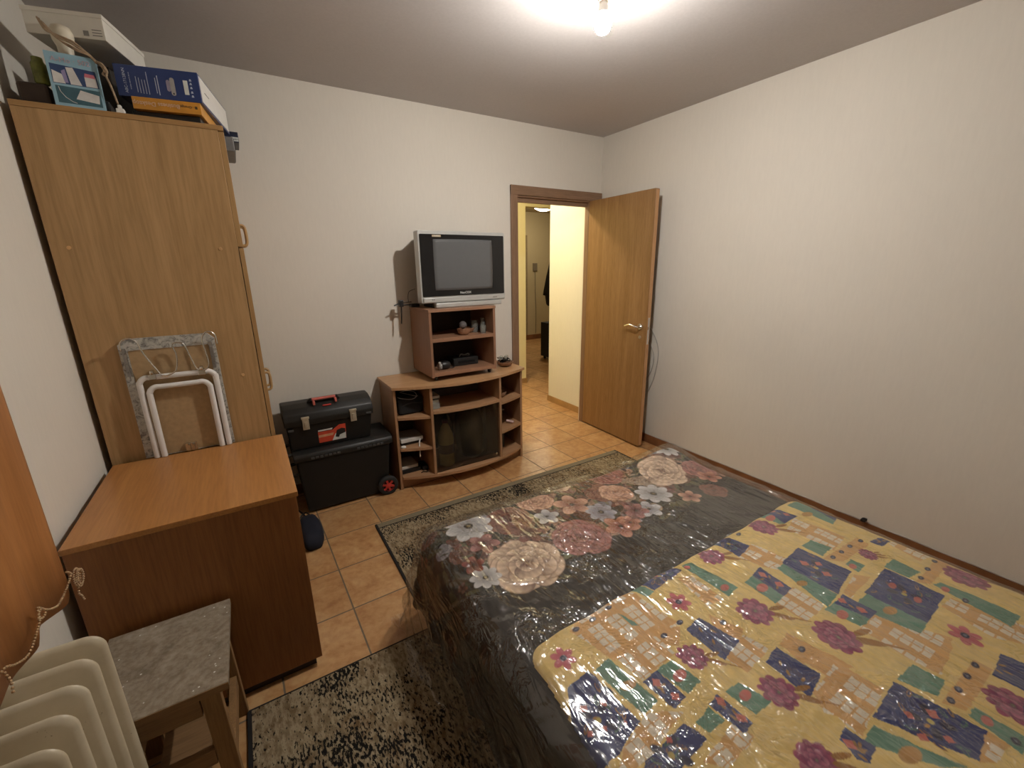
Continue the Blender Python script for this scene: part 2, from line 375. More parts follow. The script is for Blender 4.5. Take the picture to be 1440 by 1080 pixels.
# coat on the wall return hidden behind the hall corner
def coat():
    t = thing('hanging_coat', 'dark coat hanging beyond the doorway above the black cabinet', 'coat', (4.29, 5.60, .88))
    bm = nb(); prof = [(1.72, 4.215, .03), (1.6, 4.175, .07), (1.35, 4.11, .10), (1.1, 4.055, .12), (1.04, 4.045, .12), (1.03, 4.085, .11), (.90, 4.105, .09), (.87, 4.13, .08)]
    rings = []
    for z, xl, hy in prof:
        ring = []
        for j in range(20):
            a = 2*PI*j/20; cx = (xl+4.45)/2; hx = (4.45-xl)/2
            ring.append(bm.verts.new((cx+hx*math.cos(a), 5.60+hy*math.sin(a)*(1+.15*math.sin(5*a)), z)))
        rings.append(ring)
    for A_, B_ in zip(rings, rings[1:]):
        for j in range(20): bm.faces.new((A_[j], A_[(j+1) % 20], B_[(j+1) % 20], B_[j]))
    bm.faces.new(rings[0]); bm.faces.new(rings[-1][::-1])
    obj('fabric', bm, plain('dark coat cloth', (.02, .018, .02), .9), t, smooth=True)
    bm = nb(); tube(bm, [(4.30, 5.60, 1.70), (4.30, 5.60, 1.80), (4.36, 5.60, 1.83)], .008); obj('hanging_loop', bm, M_dark, t)
    bm = nb(); box(bm, 4.25, 4.40, 5.585, 5.615, 1.81, 1.84)
    box(bm, 4.40, 4.55, 5.40, 5.80, 1.78, 1.90)
    struct('wall_far_return', Box(4.57, 4.67, 5.30, 6.0, 0, 2.5), M_far)
    obj('coat_hook', bm, M_case, t)
coat()
t = thing('wall_switch', 'small grey switch box on the far wall with a cord hanging below', 'switch', (5.20, 7.40, 1.32))
obj('box', Box(5.06, 5.16, 7.375, 7.40, 1.39, 1.54, .004), plain('grey switch', (.18, .15, .11), .5), t)
bm = nb(); tube(bm, smooth_path([(5.11, 7.385, 1.40), (5.115, 7.385, 1.0), (5.135, 7.385, .6), (5.13, 7.385, .12)], 6), .006); obj('cord', bm, plain('grey cord', (.2, .17, .12), .5), t)

# ================================================================== wardrobe
WY = 2.18
M_oak = wood('honey oak laminate', (.50, .31, .145), (.35, .205, .085), 'z', .45, .5)
M_oakx = wood('honey oak edge', (.42, .25, .10), (.33, .18, .07), 'x', .45)
M_oakd = wood('honey oak door edge', (.42, .26, .11), (.34, .19, .075), 'z', .45)
def wardrobe():
    t = thing('wardrobe', 'tall honey oak wardrobe reaching almost to the ceiling in the left corner', 'wardrobe', (-.26, 2.6, 0))
    obj('side_panel', Box(-.549, .012, WY, WY+.018, 0, 2.018, .0015), M_oak, t)
    obj('side_panel', Box(-.549, .012, 3.0, 3.018, 0, 2.018, .0015), M_oak, t)
    obj('top_panel', Box(-.549, .032, WY-.002, 3.02, 2.018, 2.036, .0015), M_oakx, t)
    obj('back_panel', Box(-.549, -.545, WY+.018, 3.0, .02, 2.018), M_oak, t)
    obj('bottom_panel', Box(-.545, .012, WY+.018, 3.0, .06, .078), M_oak, t)
    obj('middle_panel', Box(-.545, .012, 2.59, 2.608, .078, 2.018), M_oak, t)
    hm = wood('handle wood', (.50, .33, .15), (.40, .24, .10), 'z', .4)
    for (y0, y1, hy) in ((WY+.002, 2.596, 2.55), (2.600, 3.016, 2.65)):
        for (z0, z1, hz) in ((1.588, 2.014, 1.655), (.06, 1.582, .925)):
            d = obj('door', Box(.0145 if z0 < 1 else .0122, .032, y0, y1, z0, z1, .0015), M_oakd, t)
            b = nb(); tube(b, smooth_path([(.032, hy, hz-.045), (.047, hy, hz-.046), (.056, hy, hz-.034), (.058, hy, hz), (.056, hy, hz+.034), (.047, hy, hz+.046), (.032, hy, hz+.045)], 4), .0065, 8)
            obj('handle', b, hm, d, smooth=True)
    pm = plain('wooden peg', (.55, .32, .14), .5)
    for x, z in ((-.05, 1.579), (-.50, 1.579), (-.053, 1.05)):
        b = nb(); lathe(b, [(0, -.003), (.006, -.0025), (.007, 0)], (x, WY, z), 12, 'y'); obj('dowel_cap', b, pm, t)
wardrobe()

# ================================================================== low cabinet in front of the wardrobe
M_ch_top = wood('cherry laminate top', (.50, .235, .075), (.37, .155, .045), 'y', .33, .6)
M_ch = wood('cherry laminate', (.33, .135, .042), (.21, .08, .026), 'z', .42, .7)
def cabinet():
    t = thing('low_cabinet', 'low red-brown wooden cabinet with a flat top, in front of the wardrobe', 'cabinet', (-.24, 1.82, 0))
    obj('top_panel', Box(-.540, .058, 1.522, 2.150, .738, .756, .0015), M_ch_top, t)
    obj('back_panel', Box(-.538, .052, 1.528, 1.546, .040, .737, .001), M_ch, t)
    obj('side_panel', Box(-.538, -.520, 1.547, 2.13, .040, .737, .001), M_ch, t)
    obj('side_panel', Box(.030, .048, 1.547, 2.13, .040, .737, .001), M_ch, t)
    obj('bottom_panel', Box(-.52, .03, 1.547, 2.11, .045, .063), M_ch, t)
    obj('rear_panel', Box(-.519, .029, 2.112, 2.128, .040, .737), M_ch, t)
    obj('plinth', Box(-.52, .030, 1.548, 2.10, 0, .044), plain('dark plinth', (.03, .018, .012), .6), t)
cabinet()

# ================================================================== folding table leaning on the wardrobe
def folding_table():
    t = thing('folding_table', 'small folded table with white tube legs leaning upside down against the wardrobe side', 'folding table', (-.28, 2.166, 0))
    y0 = 2.160; y1 = 2.174
    X0, X1, Z0, Z1 = -.437, -.129, .757, 1.245
    def chs(x0, x1, z0, z1, c): return [(x0+c, z1), (x0, z1-c), (x0, z0), (x1, z0), (x1, z1-c), (x1-c, z1)]
    bm = nb(); prism(bm, chs(X0+.006, X1-.006, Z0, Z1-.006, .02), y0+.003, y1, 'y')
    obj('board', bm, plain('fibreboard', (.40, .27, .14), .75, var=.10, nscale=60, bmp=.2), t)
    m, nt, b = _nt('grey marbled laminate'); setp(b, .4)
    c = ramp(nt, noise(nt, coords(nt), 38, 4, .65, 1.5), [(.36, (.17, .16, .15)), (.5, (.44, .43, .39)), (.7, (.58, .56, .51))]); nt.links.new(c, b.inputs['Base Color'])
    # turned-in laminate edge as a frame round the underside
    bm = nb(); o = chs(X0, X1, Z0, Z1, .022); i = chs(X0+.026, X1-.024, Z0+.001, Z1-.045, .004)
    A = [bm.verts.new((x, y0, z)) for x, z in o]; Bv = [bm.verts.new((x, y0, z)) for x, z in i]
    A2 = [bm.verts.new((x, y1+.002, z)) for x, z in o]; B2 = [bm.verts.new((x, y0+.004, z)) for x, z in i]
    for k in range(6):
        q = (k+1) % 6; bm.faces.new((A[k], A[q], Bv[q], Bv[k])); bm.faces.new((A[q], A[k], A2[k], A2[q])); bm.faces.new((Bv[k], Bv[q], B2[q], B2[k]))
    bm.faces.new(A2); bmesh.ops.recalc_face_normals(bm, faces=bm.faces)
    obj('laminate_rim', bm, m, t)
    wt = plain('white painted tube', (.74, .72, .70), .35, var=.03)
    yy = y0-.014
    def U(x0, x1, zt, r, name, y):
        p = [(x0, y, .757), (x0, y, .8), (x0, y, zt-.05), (x0+.002, y, zt-.018), (x0+.02, y, zt), (x0+.05, y, zt)]
        p += [(x1-.05, y, zt), (x1-.02, y, zt), (x1-.002, y, zt-.018), (x1, y, zt-.05), (x1, y, .8), (x1, y, .757)]
        b = nb(); tube(b, smooth_path(p, 5), r, 12); return obj(name, b, wt, t, smooth=True)
    U(-.398, -.149, 1.090, .0105, 'leg_frame', yy); U(-.374, -.174, 1.050, .0105, 'leg_frame', yy-.003)
    st = plain('bright steel wire', (.62, .60, .55), .25, 1, var=.05)
    b = nb(); yw = y0-.026
    path = [(-.425, yw, 1.205), (-.422, yw, 1.235), (-.40, yw, 1.250), (-.375, yw, 1.238), (-.362, yw, 1.19), (-.335, yw, 1.125), (-.318, yw, 1.095), (-.292, yw, 1.098), (-.272, yw, 1.115), (-.262, yw, 1.17), (-.268, yw, 1.215), (-.240, yw, 1.218), (-.228, yw, 1.200), (-.212, yw, 1.130), (-.203, yw, 1.105), (-.180, yw, 1.100), (-.163, yw, 1.12), (-.166, yw, 1.18), (-.170, yw, 1.225), (-.155, yw, 1.252), (-.135, yw, 1.253), (-.122, yw, 1.235), (-.120, yw, 1.20)]
    tube(b, smooth_path(path, 5), .003, 6); obj('wire_spring', b, st, t, smooth=True)
    for x, z in ((-.352, 1.098), (-.192, 1.095)):
        b = nb(); box(b, x-.012, x+.012, yy-.014, y0, z-.016, z+.006, .002); lathe(b, [(0, -.006), (.006, -.004), (.006, 0)], (x, yy-.013, z+.012), 10, 'y'); box(b, x-.006, x+.006, yy-.012, y0, z+.004, z+.02, .002)
        obj('hinge_clamp', b, st, t)
    b = nb(); box(b, -.302, -.262, y0-.008, y0, .758, .792, .001); box(b, -.292, -.285, y0-.022, y0-.006, .762, .788); box(b, -.277, -.270, y0-.022, y0-.006, .762, .788); obj('catch_bracket', b, st, t)
    for x0, x1 in ((-.428, -.416), (-.152, -.140)):
        b = nb(); box(b, x0, x1, y0-.006, y0, 1.10, 1.21, .001)
        for zz in (1.12, 1.15, 1.19): lathe(b, [(0, -.009), (.004, -.008), (.004, -.005)], ((x0+x1)/2, y0, zz), 8, 'y')
        obj('side_bracket', b, plain('dull zinc', (.32, .31, .30), .4, .9), t)
folding_table()

# ================================================================== things on top of the wardrobe
TZ = 2.036
M_navy = plain('navy printed carton', (.022, .045, .16), .35, var=.06)
def top_items():
    # white box, uppermost of the pile
    def pl(x, y, rz): return Matrix.Translation((x, y, 0)) @ Matrix.Rotation(rz, 4, 'Z')
    rot = math.radians(-14.5)
    lab = plain('white carton', (.66, .63, .56), .6, var=.03)
    M = Matrix.Translation((-.268, 2.205, 0)) @ Matrix.Rotation(rot, 4, 'Z')
    t = thing('white_box', 'flat white cardboard box lying uppermost on the pile on the wardrobe', 'box', (-.36, 2.37, 2.245))
    obj('carton', Box(-.215, 0, 0, .29, 2.262, 2.338, .0015, M=M), lab, t)
    b = Box(-.217, .002, -.002, .292, 2.325, 2.338, .001, M=M); obj('lid', b, lab, t)
    tm = plain('grey print', (.25, .24, .22), .6)
    b = nb()
    for k in range(3): box(b, -.035, -.008, -.0012, 0, 2.272+k*.008, 2.2745+k*.008, M=M)
    box(b, -.06, -.045, -.0012, 0, 2.27, 2.285, M=M); obj('printed_label', b, tm, t)
    # carton underneath, carrying the white box
    M2 = Matrix.Translation((-.310, 2.46, 0)) @ Matrix.Rotation(rot, 4, 'Z')
    tag(obj('dark_carton', Box(-.19, 0, 0, .22, TZ, 2.261, .002, M=M2), plain('dark brown carton', (.035, .028, .022), .7)), 'dark brown carton on the wardrobe directly under the white box', 'box')
    b = Box(-.535, -.455, 2.24, 2.42, TZ, TZ+.075, .01); t = tag(obj('brown_pouch', b, plain('brown leather', (.05, .03, .02), .6)), 'dark brown pouch in the far left corner of the wardrobe top', 'pouch')
    b = nb(); lathe(b, [(0, 0), (.016, 0), (.020, .006), (.020, .06), (.015, .068), (.014, .08), (0, .08)], (-.470, 2.262, TZ+.076), 16)
    tag(obj('green_tin', b, plain('green yellow tin', (.16, .17, .03), .5, var=.5, nscale=40), auto=40), 'small yellow-green tin at the left end of the wardrobe top', 'tin')
    # light blue box, standing, front face leaning back
    t = thing('gadget_box', 'light blue upright carton with gadget pictures at the wardrobe edge', 'box', (-.372, 2.21, TZ))
    L = Matrix.Translation((-.436, 2.182, TZ)) @ Matrix.Rotation(math.radians(2), 4, 'Z') @ Matrix.Rotation(math.radians(-4), 4, 'X')
    obj('carton', Box(0, .127, 0, .022, 0, .162, .001, M=L), plain('light blue carton', (.28, .46, .56), .4, var=.05), t)
    def card(name, poly, mat_, d=.0008):
        b = nb(); prism(b, [(u*.127, v*.162) for u, v in poly], -d, 0, 'y'); bmesh.ops.transform(b, matrix=L, verts=b.verts); return obj(name, b, mat_, t)
    nv = plain('photo navy', (.03, .06, .15), .4); te = plain('photo teal', (.05, .12, .15), .4); wh = plain('photo white', (.62, .60, .58), .4); pk = plain('photo pink', (.55, .16, .20), .4); li = plain('photo lilac', (.30, .26, .45), .4)
    card('upper_picture', [(.06, .42), (.96, .42), (.94, .74), (.06, .78)], nv, .0006)
    card('lower_picture', [(.08, .06), (.95, .06), (.95, .37), (.08, .38)], te, .0006)
    card('device_picture', [(.07, .43), (.30, .43), (.26, .60), (.08, .66)], wh, .001)
    card('device_picture', [(.40, .43), (.62, .43), (.50, .75), (.36, .74)], wh, .001)
    card('device_picture', [(.70, .43), (.93, .43), (.92, .62), (.70, .62)], wh, .001)
    card('device_picture', [(.44, .16), (.90, .12), (.92, .28), (.56, .34)], wh, .001)
    card('lid_picture', [(.70, .61), (.92, .60), (.90, .67), (.72, .68)], pk, .0013)
    card('glow_picture', [(.28, .45), (.36, .45), (.34, .70), (.26, .66)], li, .001)
    b = nb(); k = [(.14, .36), (.16, .27), (.24, .17), (.36, .10), (.44, .08)]; tube(b, [(u*.127, -.001, v*.162) for u, v in k], .001, 6); bmesh.ops.transform(b, matrix=L, verts=b.verts); obj('cord_picture', b, wh, t)
    b = text_bm('A-Mo · 502', .021, L @ facing_front(.062, -.0012, .140), .0004); obj('title_text', b, plain('dusty pink print', (.52, .38, .42), .5), t)
    # white jar with the bundled cord
    b = nb(); lathe(b, [(0, 0), (.018, 0), (.019, .012), (.019, .07), (.021, .085), (.020, .12), (.021, .15), (.028, .168), (.031, .19), (.024, .208), (.012, .214), (0, .215)], (-.385, 2.232, TZ+.041), 24)
    t = tag(obj('white_jar', b, plain('cream plastic', (.62, .56, .44), .45), smooth=True), 'cream plastic jar behind the light blue carton', 'jar'); 
    tag(obj('black_case', Box(-.435, -.300, 2.212, 2.33, TZ, TZ+.040, .003), M_black), 'flat black case under the cream jar on the wardrobe', 'case')
    t = thing('cord_bundle', 'bundled beige cord draped from the cream jar over the wardrobe edge, plug at the end', 'cord', (-.30, 2.2, TZ))
    cm = plain('beige cord', (.34, .24, .15), .6, var=.3, nscale=80)
    b = nb(); random.seed(3)
    for k in range(5):
        jx, jz = random.uniform(-.006, .006), random.uniform(-.006, .006)
        pts = [(-.428+jx, 2.215, 2.292+jz), (-.416, 2.19+jx, 2.262-jz*2), (-.388+jx, 2.185, 2.240+jz*1.5), (-.352, 2.185+jx, 2.222+jz*2.2), (-.322+jx, 2.19, 2.207+jz), (-.306, 2.192, 2.188+jx)]
        tube(b, smooth_path(pts, 5), .0028, 6)
    pts = [(-.306, 2.192, 2.188), (-.292, 2.185, 2.182), (-.282, 2.18, 2.160), (-.287, 2.18, 2.145), (-.281, 2.176, 2.12), (-.275, 2.175, 2.085), (-.272, 2.176, 2.062)]
    tube(b, smooth_path(pts, 5), .0032, 6); tube(b, smooth_path([(-.306, 2.192, 2.19), (-.290, 2.187, 2.165), (-.296, 2.185, 2.150), (-.285, 2.182, 2.148), (-.288, 2.18, 2.172)], 5), .0030, 6)
    obj('strand', b, cm, t, smooth=True)
    b = nb(); box(b, -.283, -.259, 2.186, 2.21, TZ, TZ+.016, .003); box(b, -.277, -.265, 2.186, 2.2, TZ+.015, TZ+.027, .003)
    obj('plug', b, M_white, t)
    # blue carton on the orange one
    rb = math.radians(-11.2); K = Matrix.Translation((-.022, 2.205, 0)) @ Matrix.Rotation(rb, 4, 'Z')
    t = thing('blue_carton', 'long dark blue product carton with white end on the wardrobe', 'box', (-.1, 2.4, 2.112))
    obj('carton', Box(-.256, 0, 0, .43, 2.112, 2.213, .001, M=K), M_navy, t)
    obj('white_end', Box(0, .0012, .012, .418, 2.120, 2.207, M=K), plain('white carton end', (.68, .66, .62), .45, var=.03), t)
    obj('slot_mark', Box(.0012, .002, .06, .12, 2.163, 2.165, M=K), M_dark, t)
    lt = plain('pale blue print', (.45, .50, .62), .5)
    def yb(z): return -.0008
    def vtext(s, size, u, z, m_):
        b = text_bm(s, size, K @ Matrix.Translation((u, -.001, z)) @ Matrix.Rotation(PI/2, 4, 'X') @ Matrix.Rotation(PI/2, 4, 'Z'), .0003); obj('printed_text', b, m_, t)
    vtext('ABC-17128NN', .0125, -.228, 2.162, lt); vtext('wireless network device', .0055, -.214, 2.162, lt)
    b = nb()
    for k, (z0, z1) in enumerate(((2.128, 2.178), (2.126, 2.175), (2.125, 2.170), (2.125, 2.170), (2.124, 2.196))): box(b, -.196+k*.0085, -.1945+k*.0085, -.0008, 0, z0, z1, M=K)
    box(b, -.138, -.136, -.0008, 0, 2.130, 2.180, M=K); box(b, -.131, -.1285, -.0008, 0, 2.125, 2.188, M=K); obj('small_print', b, lt, t)
    b = nb(); prism(b, rrect(-.092, -.078, 2.128, 2.186, .006, 3), -.001, 0, 'y'); bmesh.ops.transform(b, matrix=K, verts=b.verts); obj('device_picture', b, plain('device grey', (.40, .38, .36), .4), t)
    b = nb(); prism(b, rrect(-.104, -.092, 2.140, 2.178, .006, 3), -.0008, 0, 'y'); bmesh.ops.transform(b, matrix=K, verts=b.verts); obj('glow_picture', b, plain('device glow', (.30, .27, .36), .4), t)
    b = nb(); prism(b, rrect(-.087, -.083, 2.131, 2.137, .001, 2), -.0014, 0, 'y'); bmesh.ops.transform(b, matrix=K, verts=b.verts); obj('picture_slot', b, M_dark, t)
    b = nb(); box(b, -.050, -.036, -.001, 0, 2.135, 2.182, M=K); obj('barcode_label', b, plain('label white', (.66, .68, .64), .5), t)
    b = nb()
    for z in (2.128, 2.141, 2.156, 2.169, 2.181): prism(b, [(-.030, z), (-.022, z), (-.024, z+.007), (-.028, z+.007)], -.001, 0, 'y')
    bmesh.ops.transform(b, matrix=K, verts=b.verts); obj('care_symbols', b, lt, t)
    t = thing('orange_carton', 'slim orange carton between the blue carton and the black case', 'box', (-.1, 2.4, 2.071))
    K2 = Matrix.Translation((-.030, 2.205, 0)) @ Matrix.Rotation(math.radians(-9), 4, 'Z')
    og = plain('orange carton', (.60, .27, .035), .35, var=.1)
    obj('carton', Box(-.21, 0, 0, .33, 2.071, 2.111, .001, M=K2), og, t)
    b = text_bm('Business Desktop', .020, K2 @ Matrix.Translation((-.137, -.001, 2.091)) @ Matrix.Rotation(PI/2, 4, 'X') @ Matrix.Rotation(PI, 4, 'Z'), .0003, .0002); obj('title_text', b, plain('peach print', (.70, .48, .32), .5), t)
    b = text_bm('Orange', .012, K2 @ Matrix.Translation((-.046, -.001, 2.093)) @ Matrix.Rotation(PI/2, 4, 'X') @ Matrix.Rotation(PI, 4, 'Z'), .0003); box(b, -.018, -.010, -.001, 0, 2.088, 2.097, M=K2)
    obj('small_text', b, plain('dark brown print', (.08, .05, .02), .5), t)
    K3 = Matrix.Translation((-.028, 2.23, 0)) @ Matrix.Rotation(math.radians(-9), 4, 'Z')
    tag(obj('black_case', Box(-.22, -.01, 0, .18, TZ, 2.070, .002, M=K3), M_black), 'flat black case lowest of the pile, under the orange carton', 'case')
    # two cartons poking past the front edge
    t = thing('grey_carton', 'grey carton poking out past the wardrobe front edge', 'box', (-.05, 2.75, TZ))
    gy = plain('grey carton', (.17, .165, .16), .5); obj('carton', Box(-.20, .072, 2.60, 2.88, TZ, TZ+.062, .003), gy, t)
    obj('end_flap', Box(.072, .074, 2.605, 2.875, TZ+.004, TZ+.056), M_black, t)
    t = thing('labelled_carton', 'dark navy carton with a white label lying on the grey carton', 'box', (-.05, 2.75, TZ+.063))
    obj('carton', Box(-.20, .098, 2.705, 2.87, TZ+.063, TZ+.110, .002), plain('dark navy carton', (.012, .016, .04), .4), t)
    b = nb(); box(b, .066, .096, 2.703, 2.705, TZ+.068, TZ+.086); obj('white_label', b, plain('label white', (.66, .68, .64), .5), t)
    b = text_bm('modem', .009, facing_front(.081, 2.7024, TZ+.077), .0003); obj('label_text', b, M_dark, t)
top_items()

# ================================================================== TV stand with bowed front
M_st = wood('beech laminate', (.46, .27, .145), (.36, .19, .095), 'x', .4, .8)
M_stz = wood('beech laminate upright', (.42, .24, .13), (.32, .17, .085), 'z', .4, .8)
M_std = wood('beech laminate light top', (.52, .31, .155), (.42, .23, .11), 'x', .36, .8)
M_hard = plain('dark hardboard', (.10, .055, .03), .7)
def bow(x, y_end, y_mid, x0=.731, x1=1.744):
    u = (x-(x0+x1)/2)/((x1-x0)/2); return y_end-(y_end-y_mid)*(1-u*u)
def bowed(x0, x1, yb, z0, z1, ye, ym, r=.0012):
    n = 24 if x1-x0 > .5 else 8
    poly = [(x0+(x1-x0)*i/n, bow(x0+(x1-x0)*i/n, ye, ym)) for i in range(n+1)]+[(x1, yb), (x0, yb)]
    bm = nb(); prism(bm, poly, z0, z1, 'z'); return bm
def tv_stand():
    t = thing('tv_stand', 'low beech television stand with bowed front and open compartments', 'tv stand', (1.24, 2.85, 0))
    obj('top_panel', bowed(.725, 1.752, 3.025, .727, .745, 2.672, 2.540), M_std, t)
    obj('side_panel', Box(.735, .753, 2.694, 3.018, 0, .727, .001), M_stz, t)
    obj('side_panel', Box(1.724, 1.742, 2.694, 3.018, 0, .727, .001), M_stz, t)
    for x in (.952, 1.478):
        yf = bow(x+.009, 2.690, 2.560); obj('divider', Box(x, x+.018, yf, 3.012, .098, .727, .001), M_stz, t)
    obj('bottom_shelf', bowed(.753, 1.724, 3.012, .080, .098, 2.690, 2.556), M_st, t)
    obj('plinth', Box(.753, 1.724, 2.715, 2.733, 0, .080), M_st, t)
    for z in (.288, .512): obj('shelf', bowed(.753, .952, 3.012, z, z+.018, 2.696, 2.566), M_st, t)
    for z in (.280, .510): obj('shelf', bowed(1.496, 1.724, 3.012, z, z+.018, 2.696, 2.566), M_st, t)
    obj('middle_shelf', bowed(.970, 1.478, 3.012, .540, .558, 2.690, 2.560), M_st, t)
    obj('back_panel', Box(.753, 1.724, 3.013, 3.018, .08, .727), M_hard, t)
    g = Box(.974, 1.474, 2.612, 2.616, .101, .537, .0005); obj('glass_door', g, glass('smoked glass', (.90, .87, .82), .04, .995), t)
    b = nb(); lathe(b, [(0, -.012), (.008, -.012), (.009, -.004), (.005, 0), (0, 0)], (1.45, 2.612, .135), 14, 'y'); obj('door_knob', b, M_chrome, t)
tv_stand()
def small_cab():
    t = thing('small_media_cabinet', 'small open brown media cabinet on castors standing on the television stand', 'cabinet', (1.247, 2.84, .745))
    wm = wood('walnut laminate', (.33, .175, .105), (.24, .12, .068), 'z', .42, .8); wx = wood('walnut laminate flat', (.34, .18, .105), (.25, .125, .07), 'x', .42, .8)
    obj('side_panel', Box(.999, 1.017, 2.652, 3.018, .774, 1.210, .001), wm, t)
    obj('side_panel', Box(1.476, 1.494, 2.652, 3.018, .774, 1.210, .001), wm, t)
    obj('top_panel', Box(.997, 1.496, 2.648, 3.020, 1.211, 1.229, .001), wx, t)
    obj('bottom_panel', Box(1.017, 1.476, 2.652, 3.018, .780, .806, .001), wx, t)
    obj('shelf', Box(1.017, 1.476, 2.654, 3.010, 1.012, 1.036, .001), wx, t)
    obj('back_panel', Box(1.017, 1.476, 3.011, 3.016, .80, 1.21), plain('dark hardboard back', (.05, .028, .018), .7), t)
    for x in (1.04, 1.455):
        for y in (2.69, 2.98):
            b = nb(); lathe(b, [(0, -.008), (.013, -.008), (.0145, 0), (.013, .008), (0, .008)], (x, y, .7605), 14, 'x'); box(b, x-.010, x+.010, y-.012, y+.012, .769, .778); obj('castor', b, M_black, t)
small_cab()
def television():
    t = thing('television', 'silver and black tube television on top of the small media cabinet', 'television', (1.30, 2.85, 1.229))
    silver = plain('silver plastic', (.52, .52, .50), .32, .35, var=.03); gl = plain('gloss black frame', (.010, .010, .011), .12, var=.1)
    F = 2.742; D_ = Matrix.Translation((1.316, F, 0)) @ Matrix.Rotation(math.radians(1.5), 4, 'Z') @ Matrix.Translation((-1.316, -F, 0))
    def T(b): bmesh.ops.transform(b, matrix=D_, verts=b.verts); return b
    # front shell (frame with window), silver
    b = nb(); x0, x1, z0, z1 = .992, 1.640, 1.262, 1.722
    prism(b, rrect(x0, x1, z0, z1, .012, 4), F+.006, F+.075, 'y', .004, 2)
    obj('front_shell', T(b), silver, t)
    b = nb(); prism(b, rrect(x0+.011, x1-.010, 1.306, 1.700, .006, 3), F, F+.012, 'y', .0015, 1); bz = obj('screen_surround', T(b), gl, t)
    # screen: slightly domed rounded rectangle
    b = nb(); sx0, sx1, sz0, sz1 = 1.090, 1.532, 1.343, 1.671; nx = 16; grid = []
    for j in range(nx+1):
        row = []
        for i in range(nx+1):
            u = -1+2*i/nx; v = -1+2*j/nx
            row.append(b.verts.new(((sx0+sx1)/2+u*(sx1-sx0)/2*(1-.012*v*v), F-.0025-.006*(1-.5*u*u-.5*v*v), (sz0+sz1)/2+v*(sz1-sz0)/2*(1-.012*u*u))))
        grid.append(row)
    for j in range(nx):
        for i in range(nx): b.faces.new((grid[j][i], grid[j][i+1], grid[j+1][i+1], grid[j+1][i]))
    r_ = [grid[0][i] for i in range(nx+1)]+[grid[j][nx] for j in range(1, nx+1)]+[grid[nx][i] for i in range(nx-1, -1, -1)]+[grid[j][0] for j in range(nx-1, 0, -1)]
    bk = [b.verts.new((v.co.x, F+.002, v.co.z)) for v in r_]
    for k in range(len(r_)): q = (k+1) % len(r_); b.faces.new((r_[q], r_[k], bk[k], bk[q]))
    obj('screen', T(b), plain('grey picture tube glass', (.115, .117, .12), .2, var=.02), t, smooth=True)
    b = nb(); box(b, x0+.012, x1-.01, F-.004, F+.012, 1.268, 1.298, .003); obj('control_strip', T(b), silver, t)
    b = nb(); box(b, 1.085, 1.596, F-.016, F+.03, 1.230, 1.262, .006); obj('base', T(b), silver, t)
    b = nb(); prism(b, [(x0+.015, F+.07), (x1-.015, F+.07), (1.555, 3.0), (1.075, 3.0)], 1.275, 1.705, 'z', .01, 2)
    obj('rear_housing', T(b), M_black, t)
    b = nb(); box(b, 1.08, 1.55, F+.03, F+.20, 1.230, 1.276, .004); obj('rear_foot', T(b), M_black, t)
    b = text_bm('NeoCOX', .021, D_ @ facing_front(1.315, F-.0008, 1.3235), .0004, .0004); obj('brand_text', b, plain('silver print', (.7, .7, .68), .3, .3), t)
    b = nb(); box(b, 1.088, 1.150, F-.0012, F, 1.683, 1.696, .0003); ob = obj('sticker', T(b), plain('gold sticker', (.42, .34, .22), .4), t)
    b = text_bm('STEREO', .011, D_ @ facing_front(1.119, F-.0016, 1.6895), .0002); obj('sticker_text', b, plain('label white', (.66, .68, .64), .5), ob)
    for x in (1.065, 1.077): b = nb(); lathe(b, [(0, -.002), (.003, -.0015), (.003, 0)], (x, F-.004, 1.285), 10, 'y'); obj('button', T(b), M_dark, t)
    b = nb(); box(b, 1.53, 1.565, F-.0055, F-.003, 1.279, 1.287, .0005); obj('port_cover', T(b), plain('grey print', (.25, .24, .22), .6), t)
television()
def antenna():
    t = thing('antenna', 'black indoor antenna hanging over the left edge of the small media cabinet', 'antenna', (1.02, 2.93, 1.229))
    b = nb(); box(b, .975, 1.035, 2.90, 2.955, 1.2295, 1.252, .003); obj('clamp_base', b, M_black, t)
    b = nb(); box(b, .91, .985, 2.918, 2.930, 1.243, 1.251, .002); box(b, .91, .985, 2.918, 2.930, 1.262, 1.268, .002); obj('arm', b, M_black, t)
    b = nb(); box(b, .896, .924, 2.905, 2.945, 1.236, 1.282, .004); obj('joint', b, M_black, t)
    b = nb(); tube(b, [(.905, 2.925, 1.262), (.862, 2.925, 1.246)], .0045, 8); obj('rod', b, M_black, t)
    b = nb(); tube(b, [(.912, 2.925, 1.24), (.903, 2.925, 1.12)], .005, 8); obj('rod', b, M_black, t)
    b = nb(); tube(b, smooth_path([(.965, 2.925, 1.262), (.965, 2.93, 1.30), (.980, 2.94, 1.335), (1.03, 2.96, 1.35)], 5), .0022, 6); obj('cable', b, M_black, t)
antenna()

